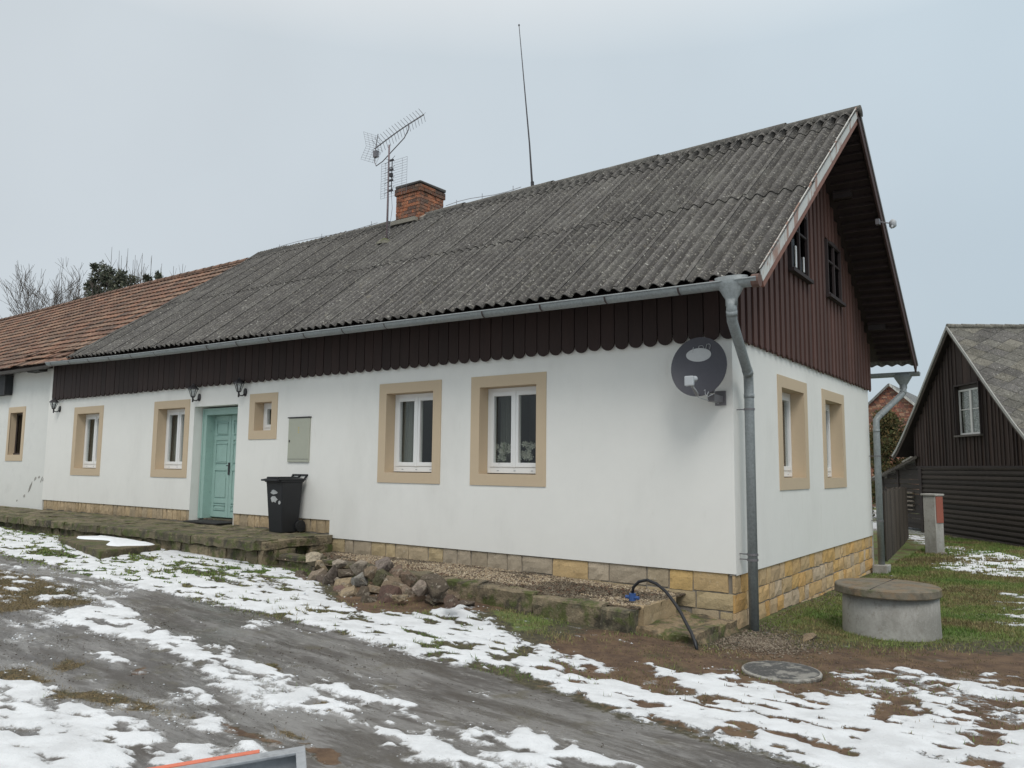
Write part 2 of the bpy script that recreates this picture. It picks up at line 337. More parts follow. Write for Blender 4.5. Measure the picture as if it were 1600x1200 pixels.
# door ---------------------------------------------------------------
cs = MB(); x0, x1 = -11.0, -9.60; zb, zt = .76, 2.93
cs.box(x0, x0 + .13, .185, .41, zb, zt); cs.box(x1 - .13, x1, .185, .41, zb, zt); cs.box(x0 + .13, x1 - .13, .185, .41, zt - .13, zt)
cs.box(x0 - .0, x0 + .035, .17, .184, zb, zt); cs.box(x0 + .035, x1, .17, .184, zt - .03, zt)
dr = cs.build('door', teal, house, bevel=.006)
a, b = x0 + .13, x1 - .13; mid = (a + b) / 2
def leaf(p, q):
    L_ = MB(); L_.box(p, q, .385, .42, zb + .02, zt - .13)
    st = .085
    L_.box(p + .002, p + st, .368, .384, zb + .03, zt - .14); L_.box(q - st, q - .002, .368, .384, zb + .03, zt - .14)
    zs = [zb + .03, zb + .16, zb + .30, 1.74, 1.80, 2.32, 2.38, zt - .2, zt - .14]
    for r, t in ((zb + .03, zb + .14), (zb + .30, zb + .38), (1.70, 1.80), (2.30, 2.38), (zt - .24, zt - .14)): L_.box(p + st, q - st, .368, .384, r, t)
    for r, t in ((zb + .17, zb + .27), (1.86, 2.24), (2.42, zt - .28)): 
        L_.box(p + st + .04, q - st - .04, .372, .384, r + .02, t - .02)
        for e in (0, 1): L_.box(p + st + .012, q - st - .012, .360, .372, r - .004 if e == 0 else t - .016, r + .016 if e == 0 else t + .004)
    # chamfered lower panel
    m_ = .03; u0, u1, w0, w1 = p + st + m_, q - st - m_, zb + .42, 1.66
    L_.prism([(u0, w0), (u1, w0), (u1, w1 - .09), (u1 - .05, w1), (u0 + .05, w1), (u0, w1 - .09)], .370, .384)
    L_.build('door_leaf', teal, dr, bevel=.004)
leaf(a, mid - .004); leaf(mid + .004, b)
h = MB(); h.box(mid - .03, mid + .02, .352, .366, 1.62, 1.86); h.tube([(mid - .005, .36, 1.80), (mid - .005, .30, 1.80), (mid + .10, .295, 1.80)], .009, 8)
h.build('door_handle', dark, dr)
sp = MB(); sp.box(-11.01, -9.59, .0, .42, .60, .70, (.24, .20, .14)); sp.box(-10.9, -9.7, .22, .42, .702, .765, (.10, .08, .06)); sp.build('doorstep', mossy, house, bevel=.008)

# boards on the front ------------------------------------------------
fb = MB(); X = -17.12; k = 0
BR = (.026, .0125, .010)
while X < .04:
    w = .2; y0 = -.044 + random.uniform(-.003, .003); zb_ = 3.335 + random.uniform(-.006, .006); r = w / 2
    poly = [(X + w - .006, 4.34), (X + .006, 4.34)] + [(X + r - (r - .006) * math.cos(t), zb_ + .09 - .09 * math.sin(t)) for t in [math.pi * i / 10 for i in range(11)]]
    fb.prism(poly, y0 - .02, y0 + .004, 1, jit(BR, .18)); X += w; k += 1
fb.add([(-17.12, -.012, 3.46), (.03, -.012, 3.46), (.03, -.012, 4.34), (-17.12, -.012, 4.34)], [(0, 1, 2, 3)], (.02, .014, .014))
fb.build('fascia_boards', brown, house)

# gable cladding -----------------------------------------------------
gc = MB(); GB = (.088, .042, .033); NG = 40; pts = [(-.05, under(-.05)), (RY, under(RY)), (7.25, under(7.25))]
gc.prism([(-.05, 3.36)] + [(y, z) for y, z in pts] + [(7.25, 3.36)], .012, .028, 0, (.055, .028, .026))
ATT = [(2.2, 3.08, 4.66, 5.62), (4.2, 5.08, 4.66, 5.58)]
Y = -.04
while Y < 7.2:
    w = .125; zc = under(Y + w / 2) - .01; segs = [(3.335 + random.uniform(-.012, .012), zc)]
    for (p, q, r, t) in ATT:
        if Y + w > p + .02 and Y < q - .02: segs = [(segs[0][0], r - .05)] + ([(t + .04, zc)] if zc > t + .1 else [])
    for i, (r, t) in enumerate(segs):
        if t < r + .03: continue
        m_ = Y + w / 2
        poly = [(Y + w, t), (Y, t), (Y, r + (.05 if i == 0 else 0)), (m_, r), (Y + w, r + (.05 if i == 0 else 0))]
        gc.prism(poly, .029, .054, 0, jit(GB, .22))
    Y += .225
gc.build('gable_cladding', brown, house)
for k, (p, q, r, t) in enumerate(ATT):
    f = MB(GA); P = -.085; c_ = (.03, .02, .02)
    f.box(p, p + .05, P, -.03, r, t, c_); f.box(q - .05, q, P, -.03, r, t, c_); f.box(p + .05, q - .05, P, -.03, r, r + .05, c_)
    mid = (p + q) / 2; f.box(mid - .03, mid + .03, P + .005, -.03, r + .05, t - .05, c_); f.box(p + .05, q - .05, P + .012, -.03, t - .35, t - .32, c_)
    f.box(p - .06, q + .06, P - .05, -.056, r - .05, r - .002, c_)
    top = [(p, t - .04), (q, t - .04)] + [(q - (q - p) * i / 8, t - .04 + .07 * math.sin(math.pi * i / 8)) for i in range(1, 8)]
    f.prism(top, P, -.03, 1, c_)
    w = f.build('attic_window', brown, house)
    w['label'] = 'attic window nearest the front roof edge, with white inner frames' if k == 0 else 'attic window nearest the rear, dark throughout'
    g = MB(GA); g.box(p + .05, q - .05, -.046, -.040, r + .05, t - .04, (.02, .02, .022)); g.build('glass_pane', glass_mat('attic_glass%d' % k, (.10, .10, .11), .30), w)
    b_ = MB(GA); b_.add([(p + .05, -.03, r + .05), (q - .05, -.03, r + .05), (q - .05, -.03, t), (p + .05, -.03, t)], [(0, 1, 2, 3)]); b_.build('blackout', matm, w)
    if k == 0:
        i_ = MB(GA); i_.box(p + .29, p + .345, -.062, -.05, r + .08, r + .40); i_.build('inner_frame', pvc, w); i_ = MB(GA); i_.box(q - .19, q - .15, -.062, -.05, r + .09, r + .32); i_.build('inner_frame', pvc, w)

# corrugated roof ----------------------------------------------------
def rp(X, s, h=0., side=1):                      # s in metres up the slope from the eave, h along the normal
    y, z = eave(X); L_ = math.hypot(RY - y, RZ - z); t = min(s / L_, 1.)
    X = X + .13 * (t if side > 0 else 1) * max(0, min(1, (X + 3) / 3.65)) + 1.2 * t * max(0, min(1, (-12.6 - X) / 3.))
    yy = y + (RY - y) * t; zz = z + (RZ - z) * t
    yy -= .628 * h; zz += .778 * h
    if side < 0: yy = 2 * RY - yy + 0.0
    return (X, yy, zz)
PIT = .177; AMP = .029
rf = MB(); rr = random.Random(3)
rows = [(0, 2.50), (2.42, 4.92), (4.84, 5.66)]
W5 = PIT * 5; nsh = 19
for ri, (s0, s1) in enumerate(rows):
    for k in range(nsh):
        xa = EX1 - W5 * (k + 1) - .01; xb = EX1 - W5 * k + (.03 if k else 0)
        if xb < EX0 + .2: continue
        xa = max(xa, EX0)
        h0 = .03 + rr.uniform(-.002, .003) + 0; ds = rr.uniform(-.03, .03) if ri else rr.uniform(-.025, .015); yaw = rr.uniform(-.004, .004)
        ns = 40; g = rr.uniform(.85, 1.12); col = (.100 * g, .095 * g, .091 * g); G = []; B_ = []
        for q in ((s0 + ds), (s0 + ds) + .5, (s0 + s1) / 2, s1 - .4, s1):
            row = []
            for i in range(ns + 1):
                x = xa + (xb - xa) * i / ns; hs = .011 * i / ns; ph = (EX1 - x) / PIT * 2 * math.pi
                lift = .016 * (1 - (q - s0) / (s1 - s0))
                row.append(rp(x, q + yaw * (x - xa) * 10, h0 + hs + lift + AMP * math.cos(ph)))
            G.append(row)
        # corrugation shading put into the colour, along with valley dirt and crest lichen
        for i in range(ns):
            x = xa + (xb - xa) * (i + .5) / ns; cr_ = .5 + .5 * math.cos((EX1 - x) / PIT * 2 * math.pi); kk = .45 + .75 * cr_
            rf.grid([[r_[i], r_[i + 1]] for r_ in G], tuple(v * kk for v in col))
        ed = [Vector(r_[-1]) for r_ in G]; rf.grid([[tuple(p + Vector((.0012, 0, 0))) for p in ed], [tuple(p + Vector((.0012, .628 * .010, -.778 * .010))) for p in ed]], (.03, .028, .026))
        # thickness of the lower edge
        lo = [Vector(p) + Vector((0, -.0012, -.0012)) for p in G[0]]; lo2 = [p + Vector((0, .628, -.778)) * .009 for p in lo]
        in2 = [p + Vector((0, .778, .628)) * .5 for p in lo2]
        rf.grid([[tuple(p) for p in lo2], [tuple(p) for p in lo]], (.05, .048, .045)); rf.grid([[tuple(p) for p in lo2], [tuple(p) for p in in2]], (.09, .085, .08))
import bmesh
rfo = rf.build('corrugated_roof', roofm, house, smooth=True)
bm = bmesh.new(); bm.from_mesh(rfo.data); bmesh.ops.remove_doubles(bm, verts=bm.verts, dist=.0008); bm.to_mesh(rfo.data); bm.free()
rb = MB(); xs = np.arange(EX0, EX1, PIT / 6)
rb.grid([[rp(x, q, .03 + AMP * math.cos((EX1 - x) / PIT * 2 * math.pi), -1) for x in xs] for q in (0, 5.66)], (.165, .158, .148))
rb.build('rear_roof_slope', roofm, house, smooth=True)
# ridge caps
rc = MB(); x = EX1 + .02; i = 0
x = EX1 + .15
while x > -13.2:
    L_ = 1.12; r0 = .10 + (i % 2) * .010; dk = (.05, .05, .05) if i in (8, 12) else jit((.12, .115, .106), .2); G = []
    for k_ in range(13):
        t = math.radians(-20) + math.radians(220) * k_ / 12
        G.append([(x - q * L_, RY + r0 * (1.25 - .15 * q) * math.cos(t), RZ - .02 + r0 * (1 - .12 * q) * math.sin(t)) for q in (0, .5, 1.06)])
    rc.grid(G, dk); 
    rc.tube([(x, RY, RZ - .0), (x - .02, RY, RZ - .0)], .085, 12, dk)
    x -= L_; i += 1
rc.build('ridge_cap', roofm, house, smooth=True)
# soffits, battens, purlins
sf = MB(); dk = (.038, .026, .024)
for side in (1, -1):
    sf.grid([[rp(x, q, -.055, side) for x in (EX0, -8, 0, .58)] for q in (.05 if side > 0 else .22, 2.8, 5.6)], dk)
    for q in np.arange(.30, 5.5, .165): 
        p = rp(0.02, q, -.065, side); p2 = rp(.57, q, -.065, side); sf.bar(p, p2, .010, .157, jit((.045, .030, .027), .3), up=(0, -.628 * side, .778))
    for q in (1.2, 4.2): p = rp(0.02, q, -.13, side); p2 = rp(.30, q, -.13, side); sf.bar(p, p2, .10, .12, (.03, .021, .02))
sf.build('roof_soffit', brown, house)
# barge boards
bb = MB(); u = (0, -.628, .778)
bb.bar(rp(.60, .02, -.075), rp(.60, 5.50, -.075), .035, .16, up=u); bb.build('barge_board', rustboard, house)
bb = MB()
for a_, b_ in ((.0, 2.4), (2.35, 4.0), (3.95, 5.6)): bb.bar(rp(.624, a_, -.0 + .003 * a_), rp(.628, b_, -.0 + .003 * a_), .012, .15, up=u)
bb.build('verge_flashing', flash, house)
bb = MB(); bb.bar(rp(.62, -.02, -.05, -1), rp(.62, 5.6, -.05, -1), .03, .2, (.06, .032, .028), up=(0, .628, .778)); bb.bar(rp(.645, -.02, .03, -1), rp(.645, 5.6, .03, -1), .012, .05, (.2, .2, .2), up=(0, .628, .778))
bb.build('rear_barge_board', brown, house)
for x in np.arange(.10, .46, .11): bb = MB(); bb.box(x - .02, x + .02, -.86, -.78, 3.76, 3.855, (.16, .10, .10)); bb.build('rafter_end', brown, house)

# gutters ------------------------------------------------------------
def half_gutter(pts, r=.078, name='gutter'):
    g = MB(); G = []
    for k_ in range(11):
        t = math.pi * k_ / 10; G.append([(x, y + r * math.cos(t), z - r * math.sin(t)) for x, y, z in pts])
    g.grid(G); G2 = [[(x, y + .9 * r * math.cos(math.pi * k_ / 10), z - .9 * r * math.sin(math.pi * k_ / 10)) for x, y, z in pts] for k_ in range(11)]
    g.grid(G2)
    g.tube([(x, y - r, z) for x, y, z in pts], .011, 6)
    for e in (0, -1):
        x, y, z = pts[e]; g.add([(x, y + r * math.cos(math.pi * k_ / 10), z - r * math.sin(math.pi * k_ / 10)) for k_ in range(11)], [tuple(range(11))])
    return g.build(name, galv, house, smooth=True)
bracketm = M('dark_bracket', (.06, .045, .045), .7, bump=0)
gp = []
for x in np.linspace(.62, -16.35, 40):
    y, z = eave(x); gp.append((x, y - .085, z - .045 - .012 * math.sin((x + 3) * .5) - .02 * min(1, (.65 - x) / 6)))
gu = half_gutter(gp)
for x in np.arange(-.25, -16.2, -.93):
    br = MB()
    j = int(round((.62 - x) / (.62 + 16.35) * 39)); X_, y, z = gp[j]; r = .083; G = []
    for k_ in range(9): t = math.pi * k_ / 8; G.append([(x - .012, y + r * math.cos(t), z - r * math.sin(t)), (x + .012, y + r * math.cos(t), z - r * math.sin(t))])
    br.grid(G); br.build('gutter_bracket', bracketm, gu)
ec = MB(); X_, y, z = gp[0]; ec.tube([(.56, y, z - .02), (.64, y, z - .02)], .07, 12); ec.build('end_cap', rust, gu)
def downpipe(path, r, fun, name, clamps):
    d = MB(); rs = r; d.tube(path, r, 16)
    (fx, fy, fz) = fun; d.lathe((fx, fy, fz), [(r * 1.05, -.27), (r * 1.08, -.20), (r * 1.5, -.16), (r * 2.5, -.05), (r * 2.95, .035)], 20, sx=1.1, sy=.62); d.tube([path[1], (Vector(path[1]) + Vector(path[2])) / 2], r * 1.06, 16); d.tube([Vector(path[3]), Vector(path[3]) + (Vector(path[2]) - Vector(path[3])) * .08], r * 1.07, 16); d.tube([Vector(path[5]), Vector(path[5]) - Vector((0, 0, .05))], r * 1.07, 16)
    o = d.build(name, galv, house, smooth=True)
    for z in clamps:
        q = MB(); x, y = path[-1][0], path[-1][1]; q.lathe((x, y, z), [(r * 1.12, -.012), (r * 1.12, .012)], 16); q.box(x - .16, x - r, y - .006, y + .006, z - .006, z + .006); q.build('pipe_clamp', steel, o)
    return o
GYf = eave(.33)[0] - .085
dp = downpipe([(.33, GYf, 3.62), (.325, GYf + .01, 3.50), (.31, GYf + .06, 3.40), (.17, .05, 2.93), (.15, .115, 2.84), (.15, .12, 2.7), (.15, .12, .0)], .056, (.33, GYf, 3.82), 'downpipe', (2.52, .86, .0 + 1.0 - .2))
ry = 2 * RY + .8 + .05
half_gutter([(x, ry, 3.74) for x in (.80, -3, -8, -15)], name='rear_gutter')
downpipe([(.50, ry, 3.50), (.50, ry - .01, 3.38), (.47, ry - .07, 3.30), (.19, 7.20, 2.86), (.15, 7.12, 2.78), (.15, 7.1, 2.6), (.15, 7.1, .08)], .058, (.50, ry, 3.70), 'rear_downpipe', (2.1, .9))
mb = MB(); mb.box(.02, .28, 6.95, 7.24, -.15, .09, j=.015); tag(mb.build('drain_block', concrete, None, loc=(.15, 7.1, -.1), bevel=.015), 'small grey concrete block under the foot of the rear downpipe', 'concrete block')

concrete_dark = M('sooty_concrete', (.085, .08, .075), .95, var=.3, vs=6, bump=.6, bs=30)
# chimney ------------------------------------------------------------
ch = MB(); cx0, cx1, cy0, cy1 = -8.85, -8.12, 3.30, 4.07; z = 6.6; row = 0
def brickrow(z, h, e=0., tone=1.):
    L_ = .245
    for side in range(4):
        a_, b_ = (cx0 - e, cx1 + e) if side in (0, 2) else (cy0 - e, cy1 + e); u = a_ - (L_ / 2 if (row + side) % 2 else 0)
        while u < b_ - .005:
            p, q = max(u, a_) + .005, min(u + L_, b_) - .005; u += L_
            if q - p < .02: continue
            j = random.uniform(-.006, .006); c_ = jit(random.choice([(.38, .14, .07), (.44, .17, .085), (.31, .115, .06), (.26, .13, .085), (.16, .09, .07)]), .2)
            c_ = tuple(v * tone for v in c_)
            if side == 0: ch.box(p, q, cy0 - e + j, cy0 - e + .06, z, z + h - .012, c_, j=.003)
            elif side == 2: ch.box(p, q, cy1 + e - .06, cy1 + e - j, z, z + h - .012, c_, j=.003)
            elif side == 1: ch.box(cx1 + e - .06, cx1 + e + j, p, q, z, z + h - .012, c_, j=.003)
            else: ch.box(cx0 - e + j, cx0 - e + .06, p, q, z, z + h - .012, c_, j=.003)
while z < 7.98:
    brickrow(z, .077, .0 if z < 7.80 else .03, 1. if z < 7.8 else .6); z += .077; row += 1
chm = ch.build('chimney', brickm, house)
mb = MB(); mb.box(cx0 + .02, cx1 - .02, cy0 + .02, cy1 - .02, 6.6, 7.97); mb.build('chimney_mortar', mortar, chm)
mb = MB(); mb.box(cx0 - .03, cx1 + .03, cy0 - .03, cy1 + .03, 7.985, 8.06, (.12, .11, .10), j=.02); mb.build('chimney_cap', concrete_dark, chm, bevel=.02)
mb = MB(); yb = cy0 - .03
mb.bar(rp(cx0 - .03, 4.93, .10), rp(cx1 - .02, 4.95, .10), .10, .09, (.26, .24, .20)); mb.bar((cx1 + .03, cy0 + .0, 7.19), (cx1 + .03, cy0 + .35, 7.42), .07, .06, (.42, .36, .3)); mb.build('mortar_flashing', stone, chm)
# lightning conductor along the ridge
for (a_, b_) in ((-13.6, -9.7), (-7.6, -5.6)):
    lc = MB(); n = int((b_ - a_) / .3); lc.tube([(a_ + (b_ - a_) * i / n, RY, RZ + .13 + .03 * math.sin(math.pi * 2 * i / n)) for i in range(n + 1)], .006, 5)
    for x in (a_ + .3, (a_ + b_) / 2, b_ - .2): lc.tube([(x, RY, RZ + .08), (x, RY, RZ + .2)], .006, 5)
    lc.build('lightning_conductor', steel, house)
# meter cabinet set in the wall
mc = MB(); mc.box(-8.03, -7.465, -.028, .0, 1.875, 2.64); m_ = mc.build('meter_cabinet', cabm, house, bevel=.006)
q = MB(); q.box(-8.045, -7.45, -.04, .0, 2.642, 2.66); q.build('drip_edge', dark, m_); q = MB(); q.box(-8.0, -7.975, -.034, -.029, 2.22, 2.26); q.build('lock', dark, m_); q = MB(); q.box(-8.03, -7.465, -.031, -.0285, 1.925, 1.930); q.build('bottom_seam', dark, m_)
ym = M('yellow_mark', (.55, .45, .12), .6, bump=0)
for zc in (2.38, 2.42, 2.46): q = MB(); q.box(-7.76, -7.735, -.031, -.0285, zc, zc + .018); q.build('warning_mark', ym, m_)

# ================================================================ TILED WING
wing = thing('farm_wing', (-22, 0, .7), 'old white plastered outbuilding under sagging red brown clay tiles, joined to the farmhouse', 'outbuilding')
W6 = (-19.78, -18.78, 1.86, 3.27)
mb = MB(); wall_holes(mb, -34, -17.38, .4, 4.35, [(W6[0] + .05, W6[1] - .05, W6[2] + .05, W6[3] - .05)], d=.045); mb.add([(-17.38, .0, .7), (-17.38, .05, .7), (-17.38, .05, 4.3), (-17.38, .0, 4.3)], [(0, 1, 2, 3)])
mb.add([(-34, .045, .4), (-34, 7.2, .4), (-34, 7.2, 4.3), (-34, .045, 4.3)], [(0, 1, 2, 3)]); mb.add([(-34, 7.2, .4), (-17.4, 7.2, .4), (-17.4, 7.2, 4.3), (-34, 7.2, 4.3)], [(0, 1, 2, 3)])
mb.build('wall', plaster_old, wing)
TW = lambda u, d, z: (u, d + .045, z)
s_ = MB(TW); a, b, c, d = W6[0] + .13, W6[1] - .13, W6[2] + .16, W6[3] - .15
for (p, q, r, t) in ((W6[0], W6[1], W6[2], c), (W6[0], W6[1], d, W6[3]), (W6[0], a, c, d), (b, W6[1], c, d)): s_.box(p, q, -.016, .0, r, t)
for p in (a, b): s_.add([(p, -.01, c), (p, .19, c), (p, .19, d), (p, -.01, d)], [(0, 1, 2, 3)])
for r in (c, d): s_.add([(a, -.01, r), (b, -.01, r), (b, .19, r), (a, .19, r)], [(0, 1, 2, 3)])
ww = s_.build('window_surround', beige, wing)
f = MB(TW); f.box(a, a + .05, .14, .18, c, d, (.05, .035, .03)); f.box(b - .05, b, .14, .18, c, d, (.05, .035, .03)); f.box((a + b) / 2 - .03, (a + b) / 2 + .03, .14, .18, c, d, (.05, .035, .03)); f.box(a, b, .14, .18, d - .05, d, (.05, .035, .03)); f.box(a, b, .12, .18, c, c + .05, (.05, .035, .03)); f.build('window_frame', brown, ww)
f = MB(TW); f.box(a, b, .16, .162, c, d); f.build('glass_pane', glass_mat('wing_glass', (.15, .15, .15), .5), ww)
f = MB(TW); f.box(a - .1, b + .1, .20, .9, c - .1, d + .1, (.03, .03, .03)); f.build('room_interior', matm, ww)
# peeled plaster scars
for x, z, w, h_ in ((-18.2, 1.20, .10, .28), (-17.95, 1.42, .10, .12), (-17.75, 1.46, .14, .06), (-18.5, .98, .10, .08), (-17.42 - .1, 1.4, .06, .08), (-17.6, 1.42, .05, .16), (-18.9, .85, .08, .05)):
    n = 9; pp = MB(); pp.prism([(x + w * random.uniform(.3, .55) * math.cos(2 * math.pi * i / n) + .3 * h_ * math.sin(2 * math.pi * i / n), z + h_ * random.uniform(.35, .6) * math.sin(2 * math.pi * i / n)) for i in range(n)], .039, .044, 1, (.25, .24, .2)); pp.build('plaster_scar', concrete, wing)
# clay tiles
def ridge_z(X): return RZ + .0 - .02 * math.sin((X + 15) * .35) + (.0 if X > -20 else .0)
def tp(X, s, h=0.):
    y0 = -.42 + .13 * max(0, min(1, (-15.6 - X) / 5)); z0 = RZ - (RY - y0) * SL + .03
    L_ = math.hypot(RY - y0, RZ - z0); t = min(s / L_, 1.); sag = -.05 * math.sin(math.pi * t) - .03 * math.sin(X * .8 + t * 3) * (1 - t) * .6
    rz = ridge_z(X) - .03
    return (X, y0 + (RY - y0) * t - .628 * h, z0 + (rz - z0) * t + .778 * h + sag)
tl = MB(); rt = random.Random(5); g_ = .285; n_ = 19
TC = [(.21, .108, .07), (.235, .125, .08), (.16, .088, .062), (.25, .16, .11), (.12, .08, .062), (.20, .125, .085)]
for i in range(n_):
    X = -13.9 - (.0 if i % 2 else .1)
    while X > -33:
        w = .195; s0 = i * g_ + rt.uniform(-.012, .012); s1 = s0 + .38; br_ = i < 3 and rt.random() < .35
        if X > EX0 + .15 + 1.2 * (s0 / 5.1): X -= w; continue
        dx = rt.uniform(-.006, .006); ro = rt.uniform(-.02, .02) * (4 if br_ else 1); h = .042 + (.03 if br_ else 0) + rt.uniform(0, .006)
        col = jit(rt.choice(TC), .2); x0, x1 = X - w + .006, X - .006; xm = (x0 + x1) / 2
        P = lambda x, s, hh: tp(x + ro * (s - s0) * 2, s, hh)
        vs = [P(x0, s0, h), P(xm, s0 - .012, h + .012), P(x1, s0, h), P(x0, s1, .004), P(xm, s1, .012), P(x1, s1, .004),
              P(x0, s0, h - .018), P(xm, s0 - .012, h - .006), P(x1, s0, h - .018), P(x0, s1, -.01), P(x1, s1, -.01)]
        tl.add(vs, [(0, 1, 4, 3), (1, 2, 5, 4), (0, 6, 7, 1), (1, 7, 8, 2), (0, 3, 9, 6), (2, 8, 10, 5)], col); X -= w
x = -14.2
while x > -33:
    L_ = .4; G = []
    for k_ in range(9):
        t = math.radians(-20 + 220 * k_ / 8); G.append([(x - q * L_, RY + (.10 - .015 * q) * math.cos(t), ridge_z(x - q * L_) - .03 + (.085 - .015 * q) * math.sin(t)) for q in (0, 1.05)])
    tl.grid(G, jit((.20, .12, .085), .25)); x -= L_
tl.build('tiled_roof', tilem, wing)
mb = MB(); mb.grid([[tp(x, q, -.04) for x in (-15.2, -20, -27, -33)] for q in (-.05, 2.7, 5.45)], (.05, .035, .03)); mb.grid([[(x, 2 * RY - tp(x, q)[1], tp(x, q)[2]) for x in (-14.6, -20, -27, -33)] for q in (0, 2.7, 5.45)], (.15, .08, .06))
mb.bar(tp(-16.6, .0, -.07), tp(-33, .0, -.07), .08, .08, (.05, .045, .04)); mb.bar(tp(-17.2, .02, -.14), tp(-17.9, .02, -.16), .2, .08, (.03, .03, .028))
mb.build('roof_deck', greywood, wing)
mb = MB(); mb.box(-20.9, -19.66, -.14, .03, 3.60, 4.12, (.025, .027, .03)); mb.box(-19.72, -19.64, -.17, -.14, 3.58, 4.14, (.03, .03, .032)); mb.build('dark_wall_box', brown, wing)
# ================================================================ ground height
GC = [(0.0, -1.3, 0.06), (0.1, 0.0, 0.0), (-0.6, -1.6, 0.13), (-1.5, -1.7, 0.18), (-3.5, -1.9, 0.24), (-5.5, -1.8, 0.31), (-7.0, -1.9, 0.35), (-9.0, -1.8, 0.38), (-12.0, -2.0, 0.42), (-17.0, -2.0, 0.46), (-24.0, -3.0, 0.5), (1.4, 0.7, 0.0), (1.4, 2.0, -0.02), (0.2, 4.0, -0.04), (0.2, 7.0, -0.05), (0.3, 11.4, -0.05), (0.05, 16.5, 0.0), (2.2, 12.0, 0.05), (3.0, 6.0, 0.0), (1.0, -1.66, 0.05), (3.0, -8.8, 0.2), (0.0, -5.0, 0.15), (-3.0, -4.0, 0.24), (-8.0, -4.0, 0.33), (-14.0, -5.0, 0.4), (3.0, -3.0, 0.07), (4.0, -6.0, 0.15), (-3.0, -8.0, 0.22), (-10.0, -9.0, 0.3)]
def gz(x, y):
    x = np.asarray(x, float); y = np.asarray(y, float); num = np.zeros(np.broadcast(x, y).shape); den = num.copy()
    for a, b, h in GC:
        w = 1 / ((x - a) ** 2 + (y - b) ** 2 + .6) ** 1.6; num += w * h; den += w
    return num / den

# ================================================================ things on the house
def lantern(x, z, label, first):
    if first: 
        r = thing('wall_lantern', (x, 0, z), label, 'wall lamp', 'black wall lanterns on the front')
        m = MB(); n = 16; m.prism([(x + .045 * math.cos(2 * math.pi * i / n), z - .02 + .075 * math.sin(2 * math.pi * i / n)) for i in range(n)], -.022, 0, 1); m.build('back_plate', dark, r, smooth=False)
        m = MB(); m.tube([(x, -.02, z - .05), (x, -.07, z - .09), (x, -.13, z - .085), (x, -.15, z - .03)], .012, 8); m.tube([(x, -.15, z - .12), (x, -.15, z - .02)], .016, 8); m.build('arm', dark, r, smooth=True)
        m = MB(); m.lathe((x, -.15, z), [(.035, -.03), (.04, -.015), (.04, -.01)], 6); m.lathe((x, -.15, z), [(.105, .13), (.10, .15), (.05, .20), (.02, .215), (.02, .235), (.008, .25)], 6)
        for k in range(6):
            t = 2 * math.pi * k / 6; m.bar((x + .038 * math.cos(t), -.15 + .038 * math.sin(t), z - .01), (x + .085 * math.cos(t), -.15 + .085 * math.sin(t), z + .13), .010, .010)
        m.build('lantern_cage', dark, r)
        m = MB(); m.lathe((x, -.15, z), [(.036, -.01), (.082, .13)], 6); m.build('lamp_glass', lampglass, r)
        m = MB(); m.lathe((x, -.15, z), [(.012, -.01), (.014, .04), (.026, .06), (.028, .08), (.012, .10)], 10); m.build('bulb', pvc, r, smooth=True)
        return r
    o = copy_tree(lan, (x, 0, z)); tag(o, label, 'wall lamp', 'black wall lanterns on the front'); return o
lan = lantern(-10.86, 3.16, 'black wall lantern above the upper left of the teal door', True)
lantern(-9.36, 3.19, 'black wall lantern above the upper right of the teal door', False)
lantern(-16.78, 3.14, 'black wall lantern under the far left end of the brown boards', False)

# satellite dish
D0 = Vector((-.235, -.44, 2.985)); dish = thing('satellite_dish', tuple(D0), 'dark grey oval satellite dish with a pale oval patch, mounted beside the house corner', 'satellite dish')
m = MB(); RX, RZd = .335, .345; G = []; G2 = []
for i in range(13):
    r = i / 12; row = []; row2 = []
    for k in range(49):
        t = 2 * math.pi * k / 48; y = D0.y + .075 * (1 - r * r) ; tl_ = .12 * r * math.sin(t) * RZd
        row.append((D0.x + RX * r * math.cos(t), y + tl_, D0.z + RZd * r * math.sin(t))); row2.append((D0.x + RX * r * math.cos(t), y + tl_ + .006 + .006 * (i == 12), D0.z + RZd * r * math.sin(t)))
    G.append(row); G2.append(row2)
m.grid(G); m.grid(G2); m.grid([G[-1], G2[-1]]); m.build('reflector', dishm, dish, smooth=True)
def on_dish(u, w, off=.004):
    r2 = (u / RX) ** 2 + (w / RZd) ** 2; return (D0.x + u, D0.y + .075 * (1 - r2) + .12 * w - off, D0.z + w)
m = MB(); cu, cw = -.020, .145; a_, b_ = .150, .078
rings = [[on_dish(cu + a_ * q * math.cos(2 * math.pi * k / 32), cw + b_ * q * math.sin(2 * math.pi * k / 32), .004) for k in range(33)] for q in (.01, .5, 1)]
m.grid(rings)
def stroke(pts, w=.010):
    for p, q in zip(pts, pts[1:]): m.bar(on_dish(*p, .006), on_dish(*q, .006), .003, w, up=(0, 1, 0))
stroke([(-.098, .172), (-.078, .238)], .012)
def dcap(x0, x1, y0, y1, sl): stroke([(x0, y0), (x0 + sl, y1), (x1 + sl - .012, y1 + .002), (x1 + sl, y1 - .012), (x1 + .004, y0)], .010)
dcap(-.024, .030, .205, .246, .012); dcap(.066, .112, .200, .256, .018)
m.build('logo_patch', M('worn_pale_print', (.40, .41, .415), .7, var=.1, bump=0), dish)
m = MB(); lx, lz = D0.x + .10, D0.z - .215
m.box(lx - .062, lx + .040, -.93, -.88, lz - .055, lz + .055); m.tube([(lx + .0, -.88, lz + .02), (lx + .02, -.80, lz + .035)], .032, 12); m.build('lnb', lightgrey, dish, bevel=.012)
m = MB(); m.bar((lx + .0, -.86, lz - .04), (D0.x, D0.y - .04, D0.z - .33), .03, .025); m.bar((D0.x, D0.y - .04, D0.z - .33), (D0.x + .02, -.2, D0.z - .28), .04, .03)
